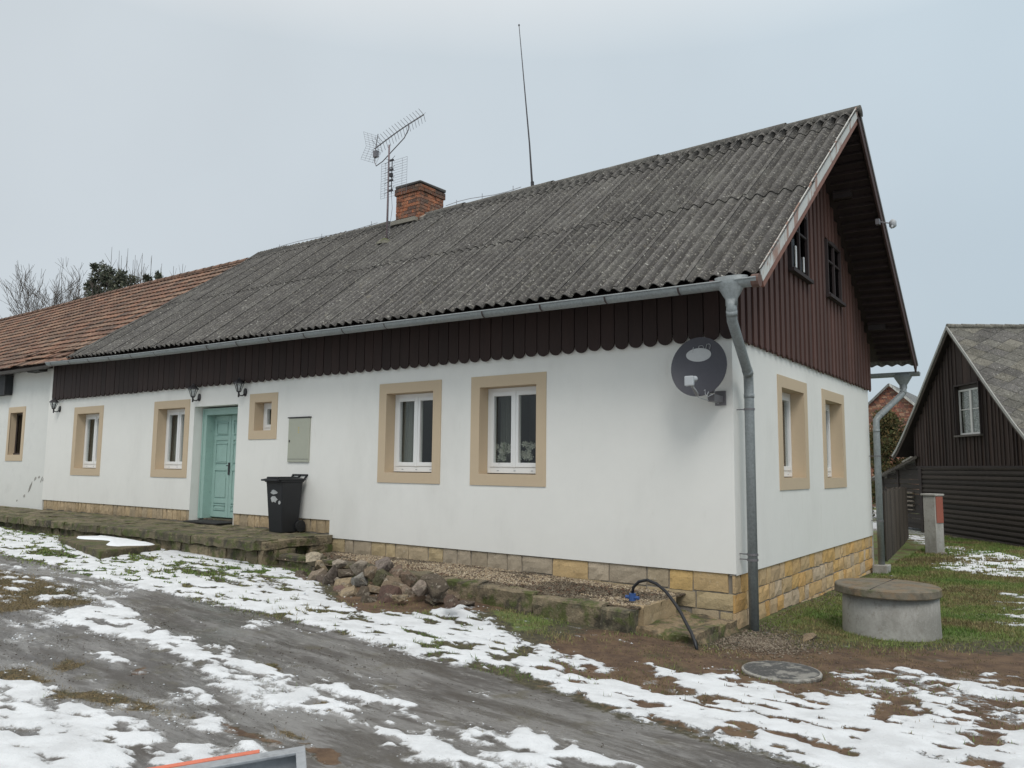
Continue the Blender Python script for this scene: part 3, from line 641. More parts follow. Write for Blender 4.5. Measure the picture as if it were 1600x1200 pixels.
m.box(D0.x + .05, D0.x + .13, -.30, -.02, D0.z - .39, D0.z - .31); m.box(D0.x + .03, D0.x + .16, -.03, -.01, D0.z - .42, D0.z - .25); m.box(D0.x + .06, D0.x + .14, -.34, -.3, D0.z - .3, D0.z - .05); m.build('bracket', steel, dish)
m = MB()
m.tube([(lx + .02 + .05 * t + .018 * math.cos(t * 5.1), -.62 + .05 * math.sin(t * 3), D0.z - .30 + .022 * math.sin(t * 6.3) - .03 * t) for t in np.linspace(0, 2.2, 26)], .003, 5)
m.tube([(lx, -.88, lz - .03), (lx + .02, -.75, lz - .12), (D0.x + .02, -.5, D0.z - .36), (D0.x + .1, -.1, D0.z - .40), (D0.x + .12, -.02, D0.z - .3)], .005, 6)
m.build('cable', lightgrey, dish, smooth=True)

# roof antenna
mx, my = -8.30, 2.50
an = thing('tv_antenna', (mx, my, 6.5), 'roof mast with two television aerials in front of the brick chimney', 'antenna')
m = MB(); m.tube([(mx, my, 6.3), (mx, my, 8.62)], .019, 8); m.build('mast', mastm, an, smooth=True)
m = MB(); B0 = Vector((-8.74, 2.5, 8.68)); B1 = Vector((-7.25, 2.42, 8.98))
def boom(t): p = B0.lerp(B1, t); p.z += .05 * math.sin(math.pi * t) - .04 + .10 * t * t - .06 * t; return p
m.tube([boom(i / 12) for i in range(13)], .014, 6)
m.tube([boom(.70), boom(.70) + Vector((.0, 0, -.12)), boom(.62) + Vector((0, 0, -.24)), (mx + .02, my, 8.42), (mx - .18, my, 8.30), (mx - .38, my, 8.24), (mx - .43, my, 8.34), boom(.02)], .011, 6)
for i in range(17):
    t = .06 + .94 * i / 16; p = boom(t); L_ = .17 - .03 * t
    for sx, sz in ((.35, 1), (.35, -1)):
        for sy in (-1, 1): m.tube([p, p + Vector((-.05, sy * L_ * .75, sz * L_ * .70))], .0045, 4)
m.tube([boom(.02), boom(.02) + Vector((.06, 0, .30))], .010, 5); m.box(mx - .45, mx - .35, my - .04, my + .04, 8.44, 8.58); m.build('yagi_boom', steel, an)
m = MB()
for sg, top in ((1, 1), (-1, 1)):
    o_ = Vector((-8.76, 2.5, 8.66)); e1 = Vector((-.12 if sg > 0 else -.05, 0, .46 if sg > 0 else -.34))
    e1 = Vector((-.10, 0, .34)) if sg > 0 else Vector((-.16, 0, -.26))
    for i in range(7): q = o_ + e1 * (i / 6); m.tube([q + Vector((-.05, -.18, 0)), q + Vector((.05, .18, 0))], .0025, 4)
    for y in (-.18, -.09, 0, .09, .18): m.tube([o_ + Vector((y * .29, y, 0)), o_ + Vector((y * .29, y, 0)) + e1], .0025, 4)
m.build('reflector_grid', steel, an)
m = MB(); px_ = mx + .10
for i in range(15): z = 7.52 + .62 * i / 14 * 1.25; m.tube([(px_ - .42, my + .10, z), (px_ + .34, my + .10, z)], .0026, 4)
for x in (-.42, -.3, .2, .34): m.tube([(px_ + x, my + .10, 7.52), (px_ + x, my + .10, 8.295)], .0026, 4)
m.build('panel_grid', steel, an)
m = MB(); m.tube([(px_, my, 7.55), (px_, my, 8.26)], .010, 6); m.tube([(mx, my, 7.7), (px_, my, 7.7)], .012, 6); m.tube([(mx, my, 8.1), (px_, my, 8.1)], .012, 6)
for z in (7.58, 7.8, 8.03, 8.24):
    m.box(px_ - .03, px_ + .07, my - .05, my - .02, z - .015, z + .02)
    for s1 in (-1, 1):
        for s2 in (-1, 1): m.tube([(px_, my - .04, z), (px_ + s1 * .15, my - .07, z + s2 * .06)], .004, 4)
m.box(px_ - .02, px_ + .04, my - .06, my, 7.88, 7.96); m.build('dipole_bar', dark, an)
m = MB(); m.tube([(px_, my, 7.55), (px_ + .04, my, 7.2), (px_ - .02, my, 6.8), (mx + .05, my, 6.55)], .005, 5); m.tube([(mx + .02, my - .03, 8.3), (mx + .05, my - .02, 7.4), (mx + .03, my, 6.6)], .005, 5); m.build('cable', steel, an)
m = MB(); m.lathe((mx, my - .06, 6.42), [(.16, 0), (.14, .06), (.05, .13), (.03, .14)], 10, (.20, .19, .15), sx=1.3); m.build('mast_collar', mossy, an)
m = MB(); m.tube([(-5.32, RY, 7.35), (-5.40, RY, 8.3), (-5.69, RY, 10.93)], [.022, .016, .007], 6); m.tube([(-5.32, RY, 7.36), (-5.325, RY, 7.5)], .035, 8); m.lathe((-5.69, RY, 10.92), [(.015, 0), (.02, .02), (.008, .04)], 6)
tag(m.build('whip_antenna', dark, None, loc=(-5.32, RY, 7.35)), 'tall thin rod standing alone on the roof ridge', 'antenna')
# small device on the rear verge
vc = thing('verge_camera', (.68, 4.93, 5.95), 'small pale camera on a short arm fixed to the rear roof edge', 'camera')
m = MB(); m.tube([(.74, 4.90, 5.93), (.90, 4.98, 5.90)], .010, 6); m.box(.70, .76, 4.84, 4.92, 5.88, 5.97); m.build('arm', steel, vc)
m = MB(); m.lathe((.93, 5.02, 5.90), [(.02, -.075), (.055, -.05), (.058, .03), (.02, .07)], 12); m.tube([(.93, 4.96, 5.84), (.93, 4.9, 5.80)], .02, 8); m.build('camera_head', lightgrey, vc, smooth=True)

# orchids behind the glass
def orchid(x, y, z, seed, label):
    R_ = random.Random(seed); r = thing('orchid_plant', (x, y, z), label, 'orchid', 'orchids on the sill')
    m = MB(); m.lathe((x, y, z), [(.045, 0), (.06, .10), (.062, .11)], 14); m.build('pot', pvc, r, smooth=True)
    m = MB(); tops = []
    for k in range(2):
        a_ = R_.uniform(0, 6); q = [(x + .02 * math.cos(a_) * i, y + .01 * math.sin(a_) * i, z + .08 + .09 * i) for i in range(5)]; m.tube(q, .004, 5); tops.append(q)
    for k in range(5):
        a_ = R_.uniform(0, 6.28); m.add([(x, y, z + .1), (x + .06 * math.cos(a_ + .4), y + .06 * math.sin(a_ + .4), z + .15), (x + .15 * math.cos(a_), y + .15 * math.sin(a_), z + .13), (x + .06 * math.cos(a_ - .4), y + .06 * math.sin(a_ - .4), z + .15)], [(0, 1, 2, 3)])
    m.build('stem', stemm, r)
    m = MB()
    for k in range(30):
        a_ = R_.uniform(0, 6.28); rad = R_.uniform(.02, .13); cx, cy, cz = x + rad * math.cos(a_), y + rad * .4 * math.sin(a_), z + R_.uniform(.20, .42); t0 = R_.uniform(0, 1)
        for p in range(5):
            t = t0 + 2 * math.pi * p / 5; s = .034
            m.add([(cx, cy, cz), (cx + s * math.cos(t - .4), cy - .008, cz + s * math.sin(t - .4)), (cx + s * 1.3 * math.cos(t), cy - .012, cz + s * 1.3 * math.sin(t)), (cx + s * math.cos(t + .4), cy - .008, cz + s * math.sin(t + .4))], [(0, 1, 2, 3)])
    m.build('blossom', petal, r)
orchid(-3.53, .29, 1.74, 1, 'white orchid behind the left pane of the right wide front window')
orchid(-3.10, .29, 1.74, 4, 'white orchid behind the right pane of the right wide front window')
tag((lambda m: (m.box(-10.85, -9.75, -.22, .30, .758 - .05, .735, j=.006), m.build('door_mat', matm, None, loc=(-10.3, 0, .71)))[1])(MB()), 'dark flat mat in front of the teal door', 'door mat')

# wheelie bin --------------------------------------------------------
bx0, bx1 = -7.90, -7.475; zt_ = .70
wb = thing('wheelie_bin', (-7.72, -.3, zt_), 'black two-wheeled rubbish bin with torn white sticker remains, standing by the front wall', 'bin')
m = MB(); v = []
for z, ix, yf, yb in ((0, .045, -.48, -.17), (.10, .04, -.487, -.14), (.80, .005, -.54, -.11), (.84, .0, -.55, -.10)):
    v.append([(bx0 + ix, yf, zt_ + z), (bx1 - ix, yf, zt_ + z), (bx1 - ix, yb, zt_ + z), (bx0 + ix, yb, zt_ + z)])
vs = [p for r in v for p in r]; fs = [(0, 3, 2, 1)] + [(i * 4 + k, i * 4 + (k + 1) % 4, (i + 1) * 4 + (k + 1) % 4, (i + 1) * 4 + k) for i in range(3) for k in range(4)] + [(12, 13, 14, 15)]
m.add(vs, fs); m.box(bx0 - .012, bx1 + .012, -.57, -.09, zt_ + .835, zt_ + .87)
m.build('body', binm, wb, bevel=.015)
m = MB(); G = []
for i in range(7):
    x = bx0 - .02 + (bx1 - bx0 + .04) * i / 6; c_ = math.sin(math.pi * i / 6)
    G.append([(x, y, zt_ + .875 + .03 * (c_ ** .5) * s_ + .01) for y, s_ in ((-.60, 0), (-.57, .7), (-.3, 1), (-.07, .8), (-.06, 0))])
m.grid(G); m.box(bx0 - .015, bx1 + .015, -.60, -.06, zt_ + .868, zt_ + .886); m.box(bx0 + .06, bx1 - .06, -.58, -.16, zt_ + .90, zt_ + .925); m.box(bx0 + .0, bx1 - .0, -.65, -.60, zt_ + .855, zt_ + .885)
m.build('lid', binm, wb, bevel=.006)
m = MB()
for x in (bx0 + .03, (bx0 + bx1) / 2, bx1 - .03): m.bar((x, -.08, zt_ + .86), (x, -.005, zt_ + .955), .02, .03)
m.tube([(bx0 + .01, -.005, zt_ + .955), (bx1 - .01, -.005, zt_ + .955)], .015, 10); m.build('handle', binm, wb)
for x in (bx0 - .005, bx1 - .045):
    m = MB(); m.tube([(x, -.12, zt_ + .10), (x + .05, -.12, zt_ + .10)], .10, 24); m.tube([(x - .004, -.12, zt_ + .10), (x + .054, -.12, zt_ + .10)], .055, 16); m.build('wheel', rubber, wb, bevel=.008)
for (u, w, a_, b_, n) in ((.16, .67, .10, .042, 11), (.15, .55, .11, .06, 12), (.30, .50, .032, .04, 7)):
    m = MB()
    yy = -.515 - .09 * (w / .8) * .95; poly = [(bx0 + .05 + u + a_ * random.uniform(.6, 1.05) * math.cos(2 * math.pi * i / n), zt_ + w + b_ * random.uniform(.6, 1.05) * math.sin(2 * math.pi * i / n)) for i in range(n)]
    yq = -.487 - .053 * (w - .10) / .70; m.prism(poly, yq - .006, yq + .03); m.build('sticker_remains', residue, wb)

# ================================================================ terrace
tr = thing('stone_terrace', (-12, -1.5, .3), 'long mossy sandstone terrace running along the front wall below the door', 'terrace')
MC = [(.16, .135, .085), (.13, .11, .07), (.19, .16, .10), (.11, .095, .06)]
def rough_box(mb, x0, x1, y0, y1, z0, z1, col, amp=.012, n=(4, 3, 3)):
    # box with subdivided wobbly faces
    nx, ny, nz = n; s = random.uniform(0, 50)
    def w(x, y, z):
        a_ = amp * 2; return (x + a_ * (vnoise(y * 9 + s, z * 9) - .5), y + a_ * (vnoise(x * 7 + s, z * 9, 2) - .5), z + a_ * (vnoise(x * 7 + s, y * 7, 4) - .5))
    def face(f, p, q): mb.grid([[w(*f(i / p, j / q)) for j in range(q + 1)] for i in range(p + 1)], col)
    L_ = lambda a, b, t: a + (b - a) * t; r = min(.02, (z1 - z0) * .2)
    face(lambda u, v: (L_(x0, x1, u), L_(y0 + r, y1, v), z1), nx, ny); face(lambda u, v: (L_(x0, x1, u), y0, L_(z0, z1 - r, v)), nx, nz)
    face(lambda u, v: (L_(x0, x1, u), y1, L_(z0, z1, v)), nx, nz)
    face(lambda u, v: (L_(x0, x1, u), L_(y0, y0 + r, v), L_(z1 - r, z1, v)), nx, 1)
    for x in (x0, x1): face(lambda u, v: (x, L_(y0 + r * (1 if v > .9 else 0), y1, u), L_(z0, z1, v)), ny, nz)
m = MB(); x = -24.
while x < -6.8:
    w = min(random.uniform(.45, 1.1), -6.72 - x); 
    if -6.72 - (x + w) < .3: w = -6.72 - x
    yf = -1.56 + random.uniform(-.025, .03); rough_box(m, x + .008, x + w - .008, yf, yf + .42, .55, .69, random.choice(MC), .016, (6, 4, 3)); x += w
m.build('coping_stones', mossy, tr)
m = MB(); x = -24.
while x < -6.8:
    w = min(random.uniform(.3, .8), -6.80 - x)
    if -6.80 - (x + w) < .25: w = -6.80 - x
    rough_box(m, x + .008, x + w - .008, -1.48 + random.uniform(-.02, .02), -1.2, .15, .545, random.choice([(.21, .17, .11), (.15, .12, .08), (.26, .21, .13)]), .02, (5, 2, 4)); x += w
m.build('retaining_wall', mossy, tr)
m = MB(); y = -1.14
while y < .0:
    x = -24.; h = min(.38, -.01 - y)
    if h < .1: break
    while x < -6.85:
        w = min(random.uniform(.6, 1.3), -6.80 - x)
        if -6.80 - (x + w) < .3: w = -6.80 - x
        rough_box(m, x + .006, x + w - .006, y + .006, y + h - .006, .55, .692 + random.uniform(-.008, .008), random.choice([(.20, .165, .105), (.17, .14, .09), (.23, .19, .125)]), .012, (5, 3, 1)); x += w
    y += h
m.build('paving_slabs', mossy, tr)
m = MB()
for (y0, y1, z0, z1) in ((-1.46, -1.0, .16, .56), (-1.44, -.8, .57, .68), (-.78, -.3, .56, .675), (-1.30, -.9, .3, .55), (-.55, -.1, .40, .56)): rough_box(m, -6.80, -6.68 + random.uniform(-.02, .04), y0, y1, z0, z1, (.24, .19, .12), .02)
m.box(-6.95, -6.83, -1.45, -.02, .0, .57, (.10, .08, .055)); m.build('end_stones', mossy, tr)
# step slab
ss = thing('step_slab', (-10.4, -2.1, .44), 'low mossy stone step below the terrace, partly under snow', 'step')
m = MB(); A_ = [(-11.7, -1.50), (-11.55, -2.18), (-8.85, -2.78), (-9.15, -1.62)]
m.add([(x, y, z) for z in (.30, .50) for x, y in A_], [(4, 5, 6, 7), (0, 1, 5, 4), (1, 2, 6, 5), (2, 3, 7, 6), (3, 0, 4, 7)], (.13, .105, .06)); m.build('slab', mossy, ss, bevel=.02)
m = MB(); G = []
for i in range(26):
    for_ = []; u = i / 25
    for k in range(13):
        v_ = k / 12; x = -11.4 + (2.2) * u + .1 * math.sin(v_ * 5); y = -1.56 - .12 * u - (.42 + .25 * u) * v_ * (.75 + .25 * math.sin(u * 9)); e = min(u, 1 - u, v_, 1 - v_) * 8
        for_.append((x, y, .497 + .035 * min(1, e) ** .6 + .008 * (vnoise(x * 6, y * 6) - .5)))
    G.append(for_)
m.grid(G); m.build('snow_cap', snowm, ss, smooth=True)

# kerb along the gravel bed
kb = thing('stone_kerb', (-3.5, -1.3, .3), 'low mossy sandstone kerb edging the gravel bed below the front wall', 'kerb')
KP = [(-6.70, -1.24, .50), (-5.6, -1.20, .47), (-4.1, -1.28, .445), (-2.8, -1.28, .42), (-1.66, -1.34, .395), (-1.0, -1.46, .375), (-.62, -1.32, .36)]
def kz(x):
    for p, q in zip(KP, KP[1:]):
        if x <= q[0]: t = (x - p[0]) / (q[0] - p[0]); return p[1] + (q[1] - p[1]) * t, p[2] + (q[2] - p[2]) * t
    return KP[-1][1:]
x = -6.62
while x < -.66:
    w = random.uniform(.55, 1.0)
    if -.62 - (x + w) < .35: w = -.62 - x
    y, z = kz(x + w / 2); z += random.uniform(-.015, .015); m = MB(); rough_box(m, x + .012, x + w - .012, y + random.uniform(-.02, .02), y + .20, z - .33, z, random.choice([(.17, .145, .095), (.12, .10, .07), (.23, .185, .12)]), .018, (6, 2, 4)); m.build('kerb_stone', mossy, kb); x += w
for y0, y1 in ((-1.14, -.72), (-.70, -.30)):
    m = MB(); rough_box(m, -.80, -.60, y0, y1, .05, .36, (.36, .27, .16), .016); m.build('kerb_stone', stone, kb)
m = MB(); rough_box(m, -.66, .05, -1.24, -.10, -.10, .165, (.27, .20, .12), .035, (9, 12, 4)); tag(m.build('corner_slab', mossy, None, loc=(-.3, -.6, 0)), 'broad flat sandstone slab at the foot of the house corner', 'stone slab')
# gravel bed
def bedz(x, y): return .415 - .07 * np.clip((np.asarray(x) + 3.4) / 3.2, 0, 1) + .01 * (fbm(np.asarray(x) * 3, np.asarray(y) * 3) - .5)
def octs(P, R, col, name, mat, label, squash=.7):
    n = len(P); rs = np.random.RandomState(n); base = np.array([(1, 0, 0), (-1, 0, 0), (0, 1, 0), (0, -1, 0), (0, 0, 1), (0, 0, -1)], float)
    F = np.array([(0, 2, 4), (2, 1, 4), (1, 3, 4), (3, 0, 4), (2, 0, 5), (1, 2, 5), (3, 1, 5), (0, 3, 5)])
    V = base[None] * (R[:, None, None] * rs.uniform(.6, 1.3, (n, 6, 3))); V[:, :, 2] *= squash; a_ = rs.uniform(0, 6.28, n); ca, sa = np.cos(a_)[:, None], np.sin(a_)[:, None]
    X = V[:, :, 0] * ca - V[:, :, 1] * sa; Y_ = V[:, :, 0] * sa + V[:, :, 1] * ca; V[:, :, 0] = X; V[:, :, 1] = Y_; V += P[:, None]
    FF = (F[None] + (np.arange(n) * 6)[:, None, None]).reshape(-1, 3); return fast(name, V.reshape(-1, 3), FF, np.repeat(col, 8, 0), mat, label)
def fast(name, V, F, fc, mat, label=None, kind='stuff', cat=None, smooth=False):
    me = bpy.data.meshes.new(name); nv, nf = len(V), len(F); k = F.shape[1]
    me.vertices.add(nv); me.vertices.foreach_set('co', V.ravel()); me.loops.add(nf * k); me.loops.foreach_set('vertex_index', F.ravel().astype(np.int32))
    me.polygons.add(nf); me.polygons.foreach_set('loop_start', np.arange(0, nf * k, k, dtype=np.int32)); me.polygons.foreach_set('loop_total', np.full(nf, k, dtype=np.int32))
    if smooth: me.polygons.foreach_set('use_smooth', np.ones(nf, bool))
    me.update(calc_edges=True)
    if fc is not None:
        at = me.color_attributes.new('Col', 'FLOAT_COLOR', 'CORNER'); c_ = np.ones((nf, 4)); c_[:, :3] = fc; at.data.foreach_set('color', np.repeat(c_, k, 0).ravel())
    me.materials.append(mat); o = bpy.data.objects.new(name, me); C.objects.link(o); LOC[o.name] = (0, 0, 0); return tag(o, label, cat, None, kind)
rs = np.random.RandomState(2); n = 15000
gx = rs.uniform(-6.75, -.62, n); gy = rs.uniform(-1.22, .015, n); cl = np.array([(.36, .29, .20), (.28, .22, .15), (.44, .37, .27), (.20, .15, .11), (.33, .25, .16)])[rs.randint(0, 5, n)] * rs.uniform(.7, 1.25, (n, 1))
dk = (fbm(gx * .9, gy * 3, 3, 5) + (gx > -2.2) * (gy < -.25) * .12 + (gx < -6) * .15 + (gy < -.95) * .08) > .60; cl[dk] *= .45
octs(np.stack([gx, gy, bedz(gx, gy) + .004], -1), rs.uniform(.009, .021, n), cl, 'gravel', gravelm, 'tan gravel bed along the foot of the front wall')
m = MB(); m.grid([[(x, y, float(bedz(x, y)) - .004) for x in np.linspace(-6.78, -.62, 60)] for y in np.linspace(-1.24, .03, 14)], (.15, .11, .075)); o = m.build('gravel_bed', gravelm, None, smooth=True); o['kind'] = 'structure'
n = 1500; gx = rs.uniform(-6.7, -.8, n); gy = rs.uniform(-1.2, -.1, n); kp = fbm(gx * 1.2, gy * 3, 3, 5) + (gx > -2.5) * (gy < -.3) * .14 + (gx < -5.9) * .2 > .62; gx, gy = gx[kp], gy[kp]; n = len(gx)
V = np.zeros((n, 4, 3)); a_ = rs.uniform(0, 6.28, n); s_ = rs.uniform(.012, .03, n)
for k in range(4): V[:, k, 0] = gx + s_ * np.cos(a_ + k * 1.57) * (1 if k % 2 else .6); V[:, k, 1] = gy + s_ * np.sin(a_ + k * 1.57) * (1 if k % 2 else .6); V[:, k, 2] = bedz(gx, gy) + .022 + rs.uniform(-.004, .014, n)
fast('leaf_litter', V.reshape(-1, 3), np.arange(n * 4).reshape(-1, 4), np.array([(.085, .045, .025)]) * rs.uniform(.5, 1.6, (n, 1)), leafm, 'brown fallen leaves scattered over the gravel bed')

# hose
hs = thing('garden_hose', (-.8, -1.0, .42), 'black hose arching out of the gravel bed from a blue fitting', 'hose')
m = MB(); P_ = [(-.80, -1.0, .44), (-.79, -1.0, .53), (-.72, -1.0, .60), (-.61, -1.02, .63), (-.48, -1.06, .605), (-.36, -1.1, .545), (-.25, -1.15, .46), (-.15, -1.2, .37), (-.06, -1.27, .28), (.02, -1.33, .205), (.08, -1.39, .14), (.13, -1.43, .03)]
m.tube(P_, .017, 10); m.build('tube', hosem, hs, smooth=True)
m = MB(); m.tube([(-.80, -1.0, .39), (-.80, -1.0, .47)], .038, 12); m.tube([(-.88, -1.0, .425), (-.72, -1.0, .425)], .02, 8); m.build('fitting', bluem, hs)

# rocks --------------------------------------------------------------
def rock(c_, r, seed, col, el=(1, .8, .7), lean=0., name='rock'):
    R_ = np.random.RandomState(seed); import mathutils
    n = 15; P = R_.randn(n, 3); P /= np.linalg.norm(P, axis=1)[:, None]; P = np.sign(P) * np.abs(P) ** .8; P *= R_.uniform(.82, 1.12, (n, 1)); P *= np.array(el) * r
    e = mathutils.Euler((R_.uniform(-.5, .5), lean + R_.uniform(-.2, .2), R_.uniform(-.8, .8))); bmv = [Vector(p) for p in P]; bmv = [e.to_matrix() @ p for p in bmv]
    import bmesh
    bm = bmesh.new(); 
    for p in bmv: bm.verts.new(p)
    g = bmesh.ops.convex_hull(bm, input=bm.verts); bmesh.ops.delete(bm, geom=[v for v in bm.verts if not v.link_faces], context='VERTS')
    bmesh.ops.subdivide_edges(bm, edges=bm.edges[:], cuts=2, use_grid_fill=True); 
    for v in bm.verts: 
        w = v.co / r; v.co += v.normal * r * .10 * (float(vnoise(w.x * 3 + seed, w.y * 3 + w.z * 2.3)) - .5)
    me = bpy.data.meshes.new(name); bm.to_mesh(me); bm.free(); me.materials.append(rockm)
    at = me.color_attributes.new('Col', 'FLOAT_COLOR', 'CORNER'); at.data.foreach_set('color', list((*col, 1)) * len(me.loops))
    o = bpy.data.objects.new(name, me); C.objects.link(o); o.location = c_; return o
ROCKS = [(-5.12, -1.5, 0.45, 0.131), (-4.85, -1.62, 0.4, 0.096), (-4.98, -1.83, 0.26, 0.105), (-4.67, -1.86, 0.27, 0.175), (-4.32, -1.9, 0.28, 0.141), (-4.49, -1.6, 0.44, 0.088), (-4.19, -1.76, 0.37, 0.101), (-4.04, -1.66, 0.45, 0.101), (-3.77, -1.88, 0.35, 0.108), (-4.21, -1.86, 0.31, 0.05), (-4.01, -1.93, 0.29, 0.099), (-3.92, -2.09, 0.22, 0.106), (-3.66, -2.16, 0.21, 0.123), (-3.46, -2.12, 0.25, 0.094), (-3.67, -1.79, 0.41, 0.098), (-3.62, -1.62, 0.51, 0.139), (-3.39, -1.85, 0.4, 0.134), (-2.99, -2.16, 0.28, 0.145), (-3.2, -2.25, 0.21, 0.118), (-2.7, -2.24, 0.3, 0.071), (-3.33, -2.05, 0.3, 0.084), (-3.03, -1.96, 0.38, 0.148), (-2.55, -2.07, 0.4, 0.107), (-2.32, -2.07, 0.43, 0.131), (-1.93, -2.24, 0.39, 0.092), (-2.53, -1.93, 0.47, 0.144), (-4.72, -1.96, 0.21, 0.082), (-4.11, -2.08, 0.21, 0.069), (-3.32, -1.73, 0.47, 0.116), (-2.89, -1.9, 0.45, 0.111)]
tan_, pale, dkb, brn, pnk, gry = (.36, .28, .18), (.40, .34, .25), (.10, .078, .055), (.20, .15, .10), (.35, .30, .24), (.27, .26, .235)
RC = [pale, tan_, dkb, (.24, .19, .14), (.15, .12, .10), pnk, dkb, pnk, gry, pnk, tan_, (.16, .10, .08), tan_, dkb, brn, (.22, .18, .155), (.09, .085, .04), (.11, .065, .05), dkb, tan_, brn, brn, (.27, .22, .18), dkb, (.10, .065, .048), dkb, (.2, .16, .11), brn, (.20, .14, .10), (.16, .11, .075)]
RL = {0: 'pale tan rock at the upper left end of the rock heap', 3: 'long grey brown slab leaning at the left front of the rock heap', 4: 'dark slab leaning right of the long grey brown slab in the heap',
      5: 'small pinkish pale rock on top of the heap, below the kerb', 7: 'pale pinkish rock on top near the middle of the heap', 8: 'light grey angular rock in the middle of the heap', 2: 'dark rock at the left foot of the heap, in the snow',
      12: 'rounded tan rock at the lower front of the heap', 15: 'broad flat grey brown rock at the back of the heap', 16: 'mossy dark rock at the centre of the heap', 17: 'dark red brown rock at the front right of the heap',
      22: 'pale angular rock with a snowy edge near the right end of the heap', 24: 'red brown rock lying alone right of the heap', 25: 'large dark earth-brown rock at the right back of the heap', 11: 'dark brown block behind the rounded tan rock in the heap'}
for i, (x, y, z, r) in enumerate(ROCKS):
    el = (1.05, .8, .72); ln = 0
    if i == 3: el = (1.5, .7, .5); ln = -.75
    if i == 4: el = (1.35, .6, .42); ln = -.9
    if i in (15, 25): el = (1.2, .9, .55)
    if i == 24: el = (1, .8, .7); z -= .05
    xx_ = -5.52 + (x + 5.12) * .98; o = rock((xx_, y + .07, z + (.06 if y > -1.85 else .03)), r * (1.28 if i < 22 else 1.15), 40 + i, jit(RC[i], .1), el, ln); tag(o, RL.get(i, 'rough brown fieldstone wedged among the others in the heap'), 'rock', 'rocks heaped in front of the kerb')
rr_ = random.Random(9)
for i in range(44):     # the lower course that carries the heap
    x = rr_.uniform(-5.4, -2.5); y = rr_.uniform(-1.95, -1.48); o = rock((x, y, .26 + rr_.uniform(-.03, .07)), rr_.uniform(.09, .15), 200 + i, jit(rr_.choice([dkb, brn, (.13, .10, .08), (.2, .15, .11)]), .2))
    tag(o, 'rough brown fieldstone wedged among the others in the heap', 'rock', 'rocks heaped in front of the kerb')

# manhole plate and well ----------------------------------------------
rimm = M('worn_rim', (.34, .33, .30), .85, var=.35, vs=9, bump=.6, bs=50, layers=[((.09, .075, .06), 8, .52, .06, .7, 'n', 1)])
mhc = thing('manhole_cover', (1.0, -1.665, .05), 'round dark scuffed cover plate with a pale rim lying on the brown earth', 'manhole cover')
m = MB(); m.lathe((1.0, -1.665, .06), [(.30, -.07), (.335, -.02), (.338, .0), (.332, .010), (.318, .012), (.316, .006)], 56); m.build('rim', rimm, mhc)
m = MB(); m.lathe((1.0, -1.665, .06), [(.315, -.01), (.315, .0115), (.28, .0135), (.1, .0155), (.02, .0155)], 56); m.build('plate', castiron, mhc)
wl = thing('concrete_well', (1.38, 1.1, 0), 'round concrete well ring with a brown weathered lid on the grass', 'well')
m = MB(); m.lathe((1.385, 1.10, 0), [(.515, -.3), (.51, .0), (.505, .2), (.50, .445)], 64); m.build('ring', concrete, wl, smooth=False)
for p in wl.children[0].data.polygons: p.use_smooth = len(p.vertices) == 4
n = 64; m = MB(); m.lathe((1.365, 1.06, .535), [(.50, -.10), (.548, -.092), (.555, -.08), (.552, -.012), (.54, .0), (.30, .004), (.1, .006)], n); m.build('lid', coverm, wl)
m = MB(); m.bar((1.30, .52, .537), (1.35, 1.58, .541), .006, .006); m.build('lid_joint', matm, wl)
o = rock((.78, .02, .03), .16, 301, (.26, .19, .12), (1.1, .45, .3), 0, 'flat_stone'); o.rotation_euler = (0, 0, .9); tag(o, 'short flat stone half buried in the earth left of the well', 'stone')

# concrete utility post ------------------------------------------------
pc = thing('meter_pillar', (.3, 11.5, -.05), 'squat concrete meter pillar with a red brown door on the lawn', 'utility cabinet')
ca_, sa_ = math.cos(math.radians(-24)), math.sin(math.radians(-24)); PT = lambda x, y, z: (.5 + (x - .5) * ca_ - (y - 11.3) * sa_, 11.3 + (x - .5) * sa_ + (y - 11.3) * ca_, z)
m = MB(PT); m.box(.215, .50, 11.3, 11.60, -.2, 1.27); m.build('pillar', concrete, pc, bevel=.012)
m = MB(PT); m.box(.18, .53, 11.27, 11.63, 1.272, 1.315); m.build('cap', concrete, pc, bevel=.008)
m = MB(PT); m.box(.502, .52, 11.325, 11.58, .66, 1.255); m.build('door', redm, pc, bevel=.006)
o = rock((.62, 11.22, -.03), .10, 330, (.2, .18, .15)); tag(o, 'small grey stone at the foot of the meter pillar', 'stone')

# picket fence ---------------------------------------------------------
pf = thing('picket_fence', (-.1, 8.8, -.05), 'grey weathered picket fence running back from the rear house corner', 'fence')
m = MB(); F0 = Vector((-.10, 8.9, 0)); F1 = Vector((-.68, 14.9, 0)); N_ = 52
for i in range(N_):
    p = F0.lerp(F1, i / (N_ - 1)); h = 1.40 + random.uniform(-.04, .04); c_ = jit((.07, .056, .045), .45); b = -.02 if i > 3 else -.02
    m.box(p.x - .012, p.x + .012, p.y - .04, p.y + .04, b, h, c_, j=.006)
m.build('pickets', greywood, pf)
m = MB()
for z in (.35, 1.1): m.bar((F0.x - .04, F0.y, z), (F1.x - .04, F1.y, z), .05, .07, (.09, .08, .07))
for t in (0.02, .5, .98): p = F0.lerp(F1, t); m.box(p.x - .13, p.x - .04, p.y - .05, p.y + .05, -.1, 1.35, (.08, .07, .06))
m.build('rails', greywood, pf)

